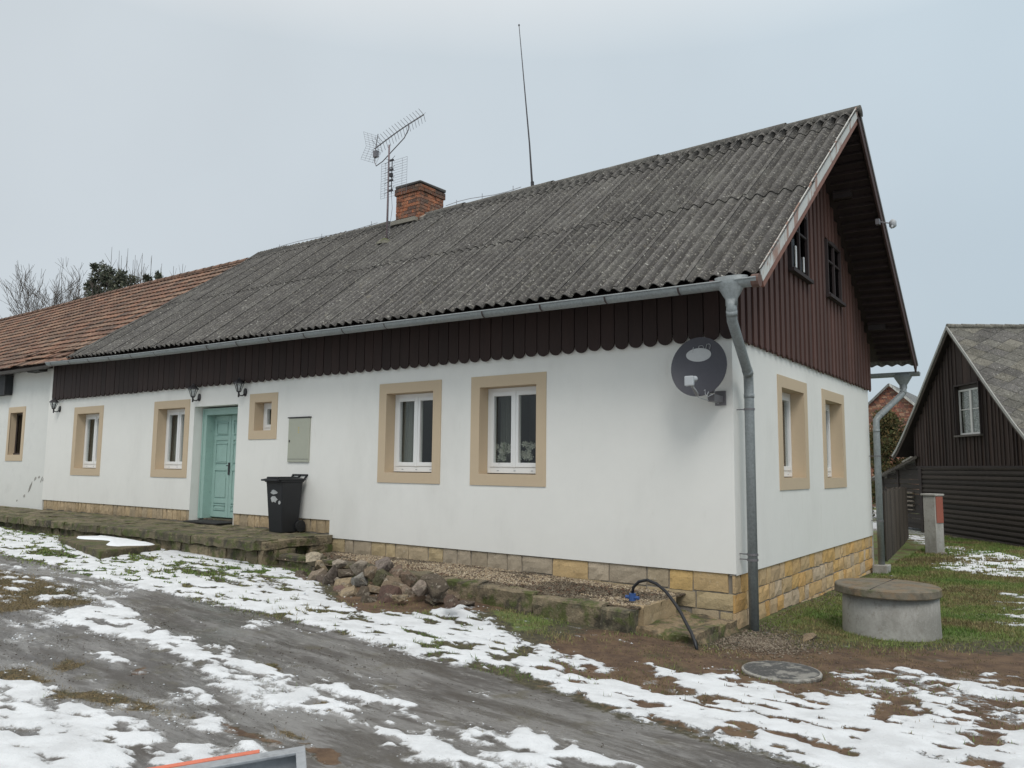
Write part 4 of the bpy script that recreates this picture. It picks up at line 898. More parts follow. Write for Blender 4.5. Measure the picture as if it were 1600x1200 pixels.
# ================================================================ barn
az = math.radians(-34.7); A = Vector((-math.sin(az), -math.cos(az), 0)); Bv = Vector((math.cos(az), -math.sin(az), 0)); PB = Vector((.05, 16.59, 0))
BT = lambda t, d, z: tuple(PB + A * t + Bv * d + Vector((0, 0, z)))       # t along the gable, d into the barn
barn = thing('log_barn', tuple(PB + A * 1 + Vector((0, 0, 0))), 'dark brown wooden barn with a steep grey slate roof and a white framed gable window', 'barn')
prof = [(0, 5.83), (.9, 4.90), (2.0, 3.75), (2.75, 3.0), (3.3, 2.50), (3.6, 2.30)]
def bz(t):
    u = abs(t - .95)
    for (a_, p), (b_, q) in zip(prof, prof[1:]):
        if u <= b_: return p + (q - p) * (u - a_) / (b_ - a_)
    return prof[-1][1]
m = MB(BT); WT = (.93, 2.07, 2.82, 4.16); t = -1.55
while t < 4.45:
    w = random.uniform(.14, .20); zt2 = min(bz(t + .01), bz(t + w - .01)) - .08; c_ = jit((.036, .022, .017), .45); d = -.02 + random.uniform(-.01, .01)
    if t + w > WT[0] - .02 and t < WT[1] + .02: 
        m.box(t + .004, t + w - .004, d, .04, 1.97, WT[2], c_); m.box(t + .004, t + w - .004, d, .04, WT[3], zt2, c_)
    else: m.box(t + .004, t + w - .004, d, .04, 1.97, zt2, c_)
    m.box(t - .02, t + .02, -.045, -.02, 1.97, WT[2] if WT[0] < t < WT[1] else bz(t) - .1, jit((.036, .024, .02), .3)); t += w
m.build('gable_boards', darkwood, barn)
m = MB(BT)
pts = [(t_, bz(t_) - .1) for t_ in (-2.2, -1, 0, .95, 2, 3, 4.2)]
m.prism([(-1.5, 1.9)] + [p for p in pts if p[0] > -1.5] + [(4.2, 1.9)], .05, .07, 1, (.02, .015, .012)); m.build('gable_backing', darkwood, barn)
m = MB(BT); z = .03
while z < 1.93:
    r = .078; c_ = jit((.032, .024, .019), .35); m.tube([(-1.25, .03, z), (1.5, .03, z + random.uniform(-.01, .01)), (4.6, .03, z)], r, 10, c_); z += .135
m.box(-1.36, -1.20, -.06, .2, -.1, 1.95, (.03, .022, .02)); m.box(-1.5, 4.6, -.05, .06, 1.93, 1.985, (.03, .022, .02)); m.build('log_wall', logm, barn)
m = MB(BT)
for t0_ in (-1.30, 4.45): m.box(t0_, t0_ + .08, .07, 8.0, -.1, 2.35, (.034, .025, .02))
m.box(-1.22, 4.45, 7.95, 8.0, -.1, 2.0, (.034, .025, .02)); m.prism([(-1.5, 2.0)] + [p for p in pts if p[0] > -1.5] + [(4.2, 2.0)], 7.9, 7.94, 1, (.03, .022, .018)); m.build('side_walls', darkwood, barn)
m = MB(BT); m.box(-1.3, 4.6, -.06, .3, -.4, .04, (.2, .17, .13)); m.build('footing', mossy, barn)
def slope(sg):
    m = MB(BT); cols = [(.14, .135, .12), (.115, .11, .105), (.165, .155, .13)]
    Ls = [0]; 
    for (a_, p), (b_, q) in zip(prof, prof[1:]): Ls.append(Ls[-1] + math.hypot(b_ - a_, q - p))
    def at(s):
        for i in range(len(Ls) - 1):
            if s <= Ls[i + 1] + 1e-6: t_ = (s - Ls[i]) / (Ls[i + 1] - Ls[i]); return prof[i][0] + (prof[i + 1][0] - prof[i][0]) * t_, prof[i][1] + (prof[i + 1][1] - prof[i][1]) * t_
        return prof[-1]
    r = 0; st = .21; s = Ls[-1] + .1
    while s > -.1:
        d = -.22 - (.30 if r % 2 else 0)
        while d < 8.2:
            c_ = jit(random.choice(cols), .22); P_ = []
            for ds, dd, hh in ((0, .30, .030), (-st, .60, .020), (-2 * st, .30, .010), (-st, 0, .020)):
                u_, z_ = at(max(0, min(Ls[-1], s + ds))); P_.append((.95 + sg * u_, max(-.22, d + dd * .985 + .004), z_ + hh + (.004 if r % 2 else 0)))
            m.add(P_ + [(P_[0][0], P_[0][1], P_[0][2] - .016), (P_[1][0], P_[1][1], P_[1][2] - .012), (P_[3][0], P_[3][1], P_[3][2] - .012)], [(0, 1, 2, 3), (0, 4, 5, 1), (0, 3, 6, 4)], c_); d += .60
        s -= st; r += 1
    return m
barn_roof = MB(BT)
for sg in (1, -1):
    q = slope(sg); barn_roof.v += q.v; barn_roof.f += [tuple(i + barn_roof.n for i in f) for f in q.f]; barn_roof.c += q.c; barn_roof.m += q.m; barn_roof.n += q.n
d = -.22
while d < 8.2: barn_roof.tube([(.95, d, 5.87), (.95, d + .42, 5.855)], .07, 10, jit((.2, .19, .165), .2)); d += .4
barn_roof.build('slate_roof', roofm, barn)
m = MB(BT)
for sg in (1, -1):
    P_ = [(.95 + sg * u, z) for u, z in prof]
    for (p, q) in zip(P_, P_[1:]): m.bar((p[0], -.235, p[1] + .0), (q[0], -.235, q[1] + .0), .03, .07, (.34, .34, .32)); m.bar((p[0], -.20, p[1] - .08), (q[0], -.20, q[1] - .08), .03, .1, (.07, .055, .045))
    m.grid([[(p[0], dd, p[1] - .035) for p in P_] for dd in (-.2, 8.2)], (.03, .022, .02))
m.build('verge_boards', greywood, barn)
# the barn window
lace = M('lace_curtain', (.36, .37, .35), .95, var=.1, bump=0, layers=[((.07, .07, .07), 17, .50, .05, .75, 'n', (1, 1, 2.2))])
a_, b_, c_, d_ = WT
wn = MB(BT); cc = (.03, .022, .02)
wn.box(a_ - .03, a_, -.10, .045, c_, d_, cc); wn.box(b_, b_ + .03, -.10, .045, c_, d_, cc); wn.box(a_ - .03, b_ + .03, -.10, .045, d_ + .001, d_ + .04, cc); wn.box(a_ - .08, b_ + .06, -.13, .045, c_ - .05, c_ - .001, (.10, .09, .08))
wb_ = wn.build('window', darkwood, barn)
wnd = MB(BT); gz0, gz1 = c_ + .01, d_ - .10; y0, y1 = .012, .044; mid = (a_ + b_) / 2
wnd.box(a_ + .001, b_ - .001, y0, y1, d_ - .095, d_ - .002, (.05, .04, .035))
for x0, x1 in ((a_ + .002, mid), (mid, b_ - .002)):
    for p, q in ((x0, x0 + .045), (x1 - .045, x1)): wnd.box(p, q, y0, y1, gz0, gz1, (.62, .62, .60))
    wnd.box(x0 + .045, x1 - .045, y0, y1, gz1 - .045, gz1, (.62, .62, .60)); wnd.box(x0 + .045, x1 - .045, y0, y1, gz0, gz0 + .045, (.62, .62, .60)); wnd.box(x0 + .045, x1 - .045, y0 + .005, y1 - .005, 3.50, 3.525, (.55, .55, .53))
paintw = M('white_flaking_paint', usecol=True, rough=.7, var=.1, bump=.1)
wnd.build('window_frame', paintw, wb_)
q = MB(BT); q.box(a_ + .03, b_ - .03, .030, .034, c_ + .05, d_ - .14); q.build('glass_pane', glass, wb_)
q = MB(BT); n = 60; q.grid([[(a_ + .16 + (b_ - a_ - .2) * i / n - (.05 * math.sin((z - c_) * 2.4) * (1 - i / n)), .0455 + .003 * math.sin(i * .9), z) for i in range(n + 1)] for z in np.linspace(c_ + .03, d_ - .12, 8)]); q.build('curtain', lace, wb_)
# lean-to
m = MB(BT); z = .1
def lz(t): return 2.28 + (t + 1.24) * .235
t = -4.05
for j in range(14):
    zz = .08 + .15 * j; t0 = max(-4.05, -1.24 + (zz + .02 - 2.18) / .235) if zz > 1.5 else -4.05
    if t0 < -1.3: m.box(t0, -1.28, .06 - .01 * (j % 2), .10, zz, zz + .14, jit((.032, .026, .022) if not (5 <= j <= 9 and 0) else (.15, .13, .11), .3), j=.006)
m.box(-2.92, -2.86, .02, .06, 0, 1.85, (.04, .03, .026)); m.box(-4.1, -4.0, .02, .1, -.1, 1.62, (.12, .11, .10))
m.build('lean_to_wall', logm, barn)
m = MB(BT); m.grid([[(t_, d, lz(t_) + (.03 if k else 0)) for t_ in (-4.25, -1.3)] for k, d in ((0, -.15), (0, 4))], (.16, .15, .13)); m.bar((-4.3, -.16, lz(-4.3) - .03), (-1.25, -.16, lz(-1.25) - .03), .04, .09, (.07, .06, .05)); m.bar((-4.3, -.17, lz(-4.3) + .03), (-3.6, -.17, lz(-3.6) + .03), .05, .05, (.30, .28, .25)); m.bar((-2.1, -.17, lz(-2.1) + .03), (-1.5, -.17, lz(-1.5) + .04), .05, .05, (.32, .30, .27)); m.build('lean_to_roof', roofm, barn)
m = MB(BT); 
for k in range(5): m.box(-2.7, -1.9, -.02, .05, .62 + .13 * k, .66 + .13 * k, (.20, .17, .14), j=.012)
m.build('pale_slats', greywood, barn)

# brick house far behind -----------------------------------------------
bh = thing('brick_house', (-4.1, 32.6, 0), 'distant red brick house gable showing between the farmhouse and the barn', 'house')
m = MB(); zx = lambda x: 6.0 - abs(x + 4.12) * (.98 if x > -4.12 else .93); hw = 2.6; row = 0; z = 0.
while z < 5.98:
    half = min(hw, (6.0 - z) / .96); x = -4.12 - half - (.125 if row % 2 else 0)
    while x < -4.12 + half:
        p, q = max(x, -4.12 - half), min(x + .25, -4.12 + half); x += .25
        if q - p > .03: m.box(p + .006, q - .006, 32.6, 32.66, z, z + .065, jit(random.choice([(.30, .11, .07), (.36, .15, .09), (.22, .09, .07), (.40, .24, .16)]), .2))
    z += .077; row += 1
m.build('brick_gable', brickm, bh)
m = MB(); m.prism([(-4.12 - hw, 0), (-4.12 + hw, 0), (-4.12 + hw, 3.48), (-4.12, 5.96), (-4.12 - hw, 3.48)], 32.65, 40, 1); m.build('walls', mortar, bh)
m = MB()
for sg in (-1, 1):
    x1 = -4.12 + sg * 2.9; z1 = 6.06 - 2.9 * .96; m.grid([[(-4.12, y, 6.08), (x1, y, z1)] for y in (32.45, 40.3)], (.17, .18, .185)); m.bar((-4.12, 32.42, 6.03), (x1, 32.42, z1 - .04), .04, .10, (.55, .55, .52) if sg > 0 else (.2, .2, .19))
m.build('roof', roofm, bh)

# foreground metal tub -------------------------------------------------
tb = thing('metal_tub', (.0, -6.9, .2), 'rim of a grey metal trailer tub with an orange strip along its top', 'trailer tub')
e1 = Vector((.410, .912, 0)); e2 = Vector((.79, -.61, 0)); Q = Vector((.195, -6.275, 0))
TT = lambda u, d, z: tuple(Q - e1 * u + e2 * d + Vector((0, 0, z)))
m = MB(TT); m.box(0, 1.6, .0, .02, .22, .49); m.box(0, .02, .02, .7, .22, .49); m.box(.02, 1.6, .68, .70, .22, .49); m.box(.02, 1.6, .02, .68, .22, .24); m.box(1.58, 1.6, .02, .68, .24, .49); m.build('panel', tubm, tb, bevel=.003)
m = MB(TT); m.box(-.01, 1.6, .0, .075, .492, .507); m.box(-.01, .035, .077, .71, .492, .507); m.build('rim', tubm, tb, bevel=.004)
m = MB(TT); m.box(.20, 1.5, -.04, -.002, .475, .51); m.build('orange_strip', orange, tb, bevel=.003)
o = rock((.44, -6.02, .13), .22, 350, (.26, .25, .24), (1.2, .9, .45)); tag(o, 'flat grey stone in the ice beside the metal tub', 'stone')

# ================================================================ trees
def bare_tree(name, base, h, seed, label, lean=0, spread=.55, depth=6, r0=.10, group=None, thin=False):
    R_ = random.Random(seed); t = thing(name, base, label, 'tree', group); tk = MB(); cr = MB()
    def grow(p, d, L_, r, k):
        n = 3; pts = [p]; q = p
        for i in range(n): d = (d + Vector((R_.uniform(-.12, .12), R_.uniform(-.12, .12), R_.uniform(-.02, .10)))).normalized(); q = q + d * L_ / n; pts.append(q)
        (tk if k >= depth - 1 else cr).tube(pts, [r * (1 - .35 * i / n) for i in range(n + 1)], 5 if k > 2 else 3, cap=False)
        if k == 0: return
        m_ = R_.choice((2, 3, 3)) if not thin else 2
        for j in range(m_):
            a = R_.uniform(0, 6.28); s = spread * R_.uniform(.6, 1.25); o_ = d.orthogonal().normalized(); o2 = d.cross(o_); nd = (d + (o_ * math.cos(a) + o2 * math.sin(a)) * s + Vector((0, 0, .12))).normalized()
            st = pts[R_.choice((1, 2, 3))] if j else q
            grow(st, nd, L_ * R_.uniform(.62, .86), max(r * .60, .010), k - 1)
    grow(Vector(base), Vector((lean, 0, 1)).normalized(), h * .30, r0, depth)
    tk.build('trunk', barkm, t); cr.build('crown', barkm, t); return t
for i, (x, y, h, sd, lb) in enumerate(((-46.0, 10.2, 11.6, 23, 'bare winter tree at the far left edge behind the tiled roof'), (-45.2, 11.0, 14.2, 8, 'taller bare winter tree left of the pine behind the tiled roof'), (-43.4, 12.0, 12.8, 14, 'bare winter tree whose twigs touch the left side of the pine'))):
    bare_tree('bare_tree', (x, y, 0), h, sd, lb, group='bare trees behind the tiled roof', depth=7)
t = thing('sapling_clump', (-41.5, 14.2, 0), 'clump of thin upright bare shoots rising behind and right of the pine', 'saplings'); m = MB()
for x, y, z in [(-42.6, 13.6, 14.6), (-42.3, 13.9, 14.4), (-41.8, 13.8, 14.0), (-41.7, 14.1, 14.5), (-41.0, 14.2, 14.0), (-40.5, 14.5, 13.5), (-40.2, 14.2, 14.0), (-39.9, 14.6, 13.9), (-40.9, 14.4, 13.2), (-39.3, 14.9, 13.4), (-38.2, 15.0, 13.1), (-37.6, 15.2, 13.2), (-41.4, 14.3, 13.8)]:
    bx_ = x + random.uniform(-.5, .5); m.tube([(bx_, y, 0), (bx_ + (x - bx_) * .6, y, z * .75), (x, y, z)], [.06, .03, .008], 4)
    for k in range(3): zz = z * random.uniform(.8, .95); xx = bx_ + (x - bx_) * (zz / z); m.tube([(xx, y, zz), (xx + random.uniform(-.5, .5), y + random.uniform(-.2, .2), zz + random.uniform(.5, 1.0))], [.015, .005], 3)
m.build('stems', barkm, t)
def leaf_cloud(clumps, n, size, cols, seed):
    R_ = np.random.RandomState(seed); V = []; cl = []
    for (cx, cy, cz, rx, rz) in clumps:
        k = int(n * rx * rx * rz) + 40; P = R_.randn(k, 3); P /= np.linalg.norm(P, axis=1)[:, None]; P *= (R_.uniform(.15, 1, (k, 1)) ** .45); c0 = np.array([cx, cy, cz]) + P * [rx, rx, rz]
        for j in range(k):
            d = P[j] + R_.randn(3) * .45; d /= np.linalg.norm(d); o_ = np.cross(d, R_.randn(3)); o_ /= np.linalg.norm(o_); s = size * R_.uniform(.5, 1.4)
            V += [c0[j] - o_ * s * .35, c0[j] + d * s, c0[j] + o_ * s * .35]; cl.append(np.array(cols[R_.randint(len(cols))]) * R_.uniform(.6, 1.3))
    return np.array(V), np.arange(len(V)).reshape(-1, 3), np.array(cl)
pn = thing('pine_tree', (-42, 13.2, 0), 'dark green pine crown showing above the tiled roof', 'tree')
cls_ = []; R_ = random.Random(4)
for (x, z, r) in ((-42.7, 13.3, .35), (-42.9, 12.6, .45), (-42.8, 11.8, .6), (-42.2, 12.6, .6), (-41.9, 13.0, .5), (-41.5, 12.4, .65), (-42.3, 11.5, .9), (-41.2, 11.8, .8), (-41.0, 12.6, .4), (-40.5, 12.1, .5), (-40.6, 11.3, .7), (-40.0, 11.6, .45), (-39.4, 12.3, .28), (-39.1, 11.8, .40), (-38.6, 12.3, .33), (-38.4, 11.8, .35), (-41.6, 10.5, 1.4), (-43.2, 12.2, .3), (-43.9, 10.6, .4), (-44.2, 11.2, .28), (-43.3, 10.4, .6), (-37.6, 11.4, .22), (-36.9, 11.5, .22)):
    for k in range(5): cls_.append((x + R_.uniform(-.6, .6) * r, 13.2 + (x + 42) * .35 + R_.uniform(-.6, .6) * r, z + R_.uniform(-.5, .5) * r, r * .42, r * .55))
V, F, cl = leaf_cloud(cls_, 2300, .15, [(.085, .10, .065), (.06, .075, .05), (.12, .12, .08), (.075, .08, .06)], 2)
o = fast('crown', V - np.array([-42, 13.2, 0]), F, cl, leafm, None, None); o.parent = pn
m = MB(); m.tube([(-42, 13.2, 0), (-41.9, 13.2, 8), (-41.8, 13.2, 12.4)], [.25, .16, .05], 8)
for (x, y, z, _, _) in cls_[::5]: m.tube([(-41.9, 13.2, z - 1.2), (x, y, z)], [.05, .02], 4)
m.build('trunk', barkm, pn)
th = thing('thuja_bush', (-2.7, 23.6, 0), 'dense olive green thuja bush between the farmhouse corner and the barn lean-to', 'bush')
cls_ = []
for k in range(90):
    z = R_.uniform(.1, 4.0); rr2 = 1.12 * (1 - max(0, (z - 1.4) / 3.1) ** 1.6); a_ = R_.uniform(0, 6.28); q = R_.uniform(.3, .95) * rr2; cls_.append((-2.72 + q * math.cos(a_), 23.6 + q * math.sin(a_), z, .24, .34))
V, F, cl = leaf_cloud(cls_, 9000, .085, [(.075, .085, .025), (.11, .095, .034), (.055, .065, .022), (.16, .105, .04)], 6)
o = fast('crown', V - np.array([-2.7, 23.6, 0]), F, cl, leafm, None, None); o.parent = th
m = MB(); m.tube([(-2.7, 23.6, -.1), (-2.7, 23.6, 3.6)], [.12, .03], 6); m.build('trunk', barkm, th)
bare_tree('bare_shrub', (-6.9, 40.5, 0), 6.6, 5, 'bare twiggy tree behind the rear gutter, beside the distant brick house', depth=5, spread=.4, r0=.07)
# ================================================================ ground, snow, ice
SNOW=[[1.14,0.1,[[-16.94,-1.82],[-15.3,-1.68],[-13.02,-1.88],[-11.52,-1.93],[-10.1,-1.21],[-9.17,-1.05],[-7.02,-1.47],[-6.18,-1.49],[-5.16,-1.73],[-4.47,-2.23],[-3.21,-2.75],[-2.74,-2.45],[-2.84,-1.69],[-2.47,-1.74],[-1.92,-2.09],[-1.48,-2.29],[-0.97,-2.64],[-0.79,-3.25],[-0.87,-3.49],[-1.15,-3.55],[-1.56,-3.61],[-2.1,-3.59],[-2.75,-3.64],[-3.32,-3.52],[-4.09,-3.42],[-4.87,-3.46],[-5.6,-3.58],[-6.41,-3.62],[-7.5,-3.56],[-8.75,-3.41],[-9.96,-3.35],[-10.65,-3.44],[-12.52,-3.33]]],[1.1,0.05,[[-5.34,-4.97],[-5.71,-4.45],[-5.56,-4.21],[-4.8,-4.31],[-4.73,-4.5],[-4.16,-4.55],[-3.04,-4.64],[-2.78,-4.69],[-2.33,-4.78],[-2.07,-4.69],[-1.67,-4.71],[-1.35,-4.64],[-0.92,-4.65],[-0.66,-4.57],[-0.25,-4.64],[0.06,-4.69],[-0.2,-4.76],[-0.55,-4.76],[-1.05,-4.76],[-1.4,-4.81],[-1.77,-4.87],[-2.38,-4.99],[-2.98,-5.04],[-3.62,-5.03],[-4.48,-4.94],[-5.08,-5.0]]],[0.6,0.09,[[-5.28,-5.0],[-3.83,-4.97],[-2.44,-5.2],[-1.64,-5.19],[-0.99,-5.04],[-0.29,-5.26],[0.28,-5.32],[0.94,-5.03],[0.99,-4.69],[0.51,-4.62],[-0.08,-4.64],[-1.04,-4.51],[-1.97,-4.78],[-2.92,-4.72],[-4.34,-4.7]]],[1.1,0.04,[[-3.54,-5.4],[-3.57,-5.31],[-3.13,-5.35],[-3.06,-5.43],[-3.3,-5.46]]],[1.0,0.05,[[-2.1,-5.52],[-2.05,-5.44],[-1.83,-5.35],[-1.7,-5.49],[-1.8,-5.55]]],[1.05,0.06,[[-1.47,-5.21],[-1.62,-4.9],[-1.34,-4.86],[-0.7,-4.94],[-0.67,-5.11],[-1.03,-5.12],[-1.33,-5.21]]],[1.1,0.06,[[-0.91,-5.11],[-0.86,-4.93],[-0.41,-4.9],[0.45,-5.07],[0.59,-5.14],[0.43,-5.27],[-0.02,-5.31],[-0.49,-5.28]]],[1.15,0.06,[[0.23,-4.78],[0.23,-4.56],[0.45,-4.52],[0.7,-4.57],[0.94,-4.61],[1.14,-4.68],[0.78,-5.1],[0.48,-4.99]]],[1.25,0.06,[[-3.71,-6.23],[-3.37,-6.18],[-2.97,-6.11],[-2.77,-6.11],[-2.45,-6.14],[-2.04,-6.05],[-1.56,-6.08],[-1.12,-6.01],[-0.85,-6.0],[-0.5,-6.39],[-1.12,-7.14]]],[1.12,0.1,[[-1.03,-2.47],[-0.81,-2.37],[-0.19,-3.41],[-0.27,-3.14],[0.06,-2.99],[0.34,-2.96],[0.14,-2.32],[0.33,-2.34],[0.59,-2.24],[0.75,-2.09],[1.08,-2.27],[1.35,-2.47],[1.45,-2.24],[1.57,-2.4],[1.61,-2.21],[1.78,-1.93],[2.0,-2.12],[2.14,-2.13],[2.04,-1.7],[2.12,-1.59],[2.23,-1.72],[2.37,-1.65],[2.46,-2.12],[2.64,-2.41],[3.03,-2.23],[3.17,-3.51],[2.06,-4.24],[1.83,-3.91],[1.42,-3.87],[1.09,-3.84],[0.76,-3.84],[0.36,-3.77],[-0.0,-3.67],[-0.37,-3.38],[-0.89,-3.2]]],[0.9,0.06,[[-0.99,-2.99],[-1.08,-2.42],[-0.68,-2.5],[-0.23,-2.51],[-0.12,-2.83],[-0.34,-2.93],[-0.29,-3.31],[-0.55,-3.29]]],[0.62,0.1,[[1.36,-1.39],[1.76,-0.73],[2.29,-0.89],[2.91,-0.2],[2.96,-2.29],[2.4,-1.91],[1.95,-1.82],[1.6,-1.98]]],[0.95,0.06,[[2.23,-1.28],[2.31,-1.05],[2.51,-1.06],[2.55,-1.26],[2.35,-1.48]]],[0.95,0.06,[[2.59,-1.9],[2.71,-1.72],[2.76,-1.88],[2.66,-2.08]]],[1.0,0.03,[[1.75,-1.4],[1.85,-1.32],[1.89,-1.53],[1.81,-1.61]]],[1.0,0.03,[[2.41,-0.47],[2.51,-0.38],[2.51,-0.63],[2.44,-0.7]]],[1.0,0.3,[[-1.31,18.35],[-0.52,16.62],[-0.06,13.63],[-0.46,14.12]]],[0.88,0.4,[[0.36,13.52],[1.37,12.12],[3.23,10.22],[3.22,7.22],[2.33,7.51],[1.1,8.02],[0.84,8.84],[1.11,9.81]]],[0.5,0.3,[[2.13,5.11],[2.72,6.36],[2.84,2.19],[2.32,2.52]]],[0.66,0.3,[[-20.28,-0.68],[-15.72,-1.52],[-12.75,-1.65],[-11.22,-2.22],[-11.99,-2.93],[-13.85,-2.87]]]]
HOLE=[[1,[[0.3,-3.0],[0.39,-2.74],[0.65,-2.84],[0.7,-3.05],[0.45,-3.21]]],[1,[[0.74,-2.96],[0.87,-2.77],[0.99,-2.94],[0.9,-3.17],[0.79,-3.15]]],[1,[[0.3,-2.26],[0.58,-2.31],[0.57,-2.44],[0.36,-2.43]]],[1,[[1.88,-2.17],[1.99,-2.04],[2.04,-2.17],[2.19,-2.25],[2.21,-2.43],[2.06,-2.48],[2.08,-2.64],[1.99,-2.57]]],[1,[[2.51,-2.65],[2.62,-2.53],[2.77,-2.67],[2.91,-2.66],[2.71,-2.79],[2.55,-2.77]]],[1,[[2.27,-2.5],[2.35,-2.36],[2.4,-2.45],[2.3,-2.59]]],[1,[[-2.31,-6.39],[-2.01,-6.34],[-1.57,-6.31],[-1.09,-6.25],[-1.09,-6.32],[-1.52,-6.41],[-2.03,-6.44]]],[0.8,[[-9.51,-1.93],[-8.43,-2.1],[-8.11,-2.33],[-8.75,-2.39]]],[0.5,[[-8.47,-2.13],[-6.39,-1.77],[-5.35,-1.92],[-4.76,-2.58],[-6.27,-2.84]]],[1,[[0.02,-3.64],[0.03,-3.5],[0.18,-3.6],[0.16,-3.74]]],[1,[[1.33,-3.11],[1.42,-3.06],[1.44,-3.19],[1.38,-3.22]]],[1,[[-10.91,-2.77],[-10.28,-2.64],[-9.29,-2.8],[-9.96,-3.16]]]]
ZONE=[["ice",0.25,[[-13.52,-3.38],[-10.65,-3.44],[-8.75,-3.41],[-6.41,-3.62],[-4.87,-3.46],[-3.32,-3.52],[-2.1,-3.59],[-1.15,-3.55],[-0.68,-3.57],[-0.0,-3.67],[0.76,-3.84],[1.42,-3.87],[1.83,-3.91],[2.36,-4.19],[0.75,-6.62],[-1.16,-7.52],[-9.58,-5.33]]],["straw",0.15,[[-9.39,-4.39],[-8.82,-4.13],[-7.7,-4.11],[-6.12,-4.22],[-5.67,-4.37],[-5.71,-4.69],[-5.87,-5.24],[-6.04,-5.53]]],["straw",0.12,[[-3.64,-6.17],[-3.61,-5.91],[-3.07,-5.98],[-3.04,-6.08],[-3.34,-6.2]]],["straw",0.08,[[-3.44,-5.82],[-3.54,-5.6],[-3.34,-5.6],[-3.21,-5.87]]],["straw",0.08,[[-2.79,-6.22],[-2.9,-6.11],[-2.55,-5.88],[-2.02,-5.79],[-1.59,-5.77],[-1.62,-5.84],[-2.03,-5.92],[-2.48,-6.09]]],["mud",0.06,[[-1.58,-5.73],[-1.36,-5.69],[-0.97,-5.68],[-0.63,-5.7],[-0.69,-5.75],[-1.05,-5.75],[-1.42,-5.78]]],["mud",0.05,[[-2.83,-5.47],[-2.89,-5.34],[-2.68,-5.4],[-2.63,-5.53]]],["straw",0.05,[[-0.97,-5.53],[-0.84,-5.49],[-0.65,-5.52],[-0.66,-5.59],[-0.85,-5.58]]],["mud",0.05,[[-0.6,-5.58],[-0.4,-5.56],[-0.16,-5.67],[-0.3,-5.78]]],["straw",0.05,[[-1.21,-5.03],[-1.17,-4.89],[-0.99,-5.08],[-1.02,-5.16]]],["straw",0.05,[[-2.3,-4.81],[-2.1,-4.67],[-1.97,-4.77],[-2.13,-4.84]]],["mud",0.35,[[-1.11,-2.27],[-0.97,-1.5],[-0.6,-1.23],[0.13,-1.28],[0.48,-0.82],[1.11,-0.38],[1.59,0.24],[2.88,0.79],[3.0,-3.64],[1.96,-3.83],[0.68,-3.76],[-0.1,-3.51],[-0.63,-3.08]]],["mud",0.1,[[-5.09,-1.65],[-5.24,-0.88],[-4.13,-0.19],[-3.04,-0.43],[-2.33,-1.25],[-2.21,-1.78],[-2.62,-1.95],[-2.92,-2.65],[-3.52,-2.66]]],["green",0.6,[[-0.17,1.09],[-0.06,2.62],[0.11,4.89],[0.02,7.57],[-0.88,13.07],[-2.49,29.4],[3.28,18.83],[3.19,2.01],[2.08,1.01],[1.55,0.45],[1.02,-0.01],[0.44,0.38]]],["green",0.2,[[-17.6,-1.6],[-13.49,-1.68],[-11.22,-2.22],[-10.83,-2.8],[-11.99,-2.93],[-13.85,-2.87]]],["green",0.15,[[-7.03,-1.48],[-6.53,-1.45],[-5.12,-1.68],[-4.72,-2.12],[-5.53,-2.09],[-6.33,-1.97]]],["green",0.15,[[-2.2,-1.67],[-2.17,-1.35],[-1.69,-1.39],[-1.36,-1.77],[-1.57,-2.17]]]]
def sd_poly(x, y, P):
    P = np.array(P, float); d = np.full(x.shape, 1e9); ins = np.zeros(x.shape, bool); n = len(P)
    for i in range(n):
        a, b = P[i], P[(i + 1) % n]; e = b - a; wx, wy = x - a[0], y - a[1]; t = np.clip((wx * e[0] + wy * e[1]) / (e @ e + 1e-9), 0, 1)
        d = np.minimum(d, (wx - e[0] * t) ** 2 + (wy - e[1] * t) ** 2)
        c_ = ((a[1] <= y) & (b[1] > y)) | ((b[1] <= y) & (a[1] > y)); xi = a[0] + (y - a[1]) / (e[1] if abs(e[1]) > 1e-9 else 1e-9) * e[0]; ins ^= c_ & (x < xi)
    return np.where(ins, 1, -1) * np.sqrt(d)
def ss_(v, a, b): t = np.clip((v - a) / (b - a), 0, 1); return t * t * (3 - 2 * t)
def soft(x, y, P, e):
    P_ = np.array(P); m_ = (x > P_[:, 0].min() - 3 * e) & (x < P_[:, 0].max() + 3 * e) & (y > P_[:, 1].min() - 3 * e) & (y < P_[:, 1].max() + 3 * e)
    r = np.zeros(x.shape)
    if m_.any(): r[m_] = ss_(sd_poly(x[m_], y[m_], P), -1.2 * e, 1.2 * e)
    return r
RD = math.radians(-3)
def sd_ice(x, y): return soft(x, y, ZONE[0][2], .2) * ss_(fbm(x * .7, y * .7, 2, 44), .42, .60)
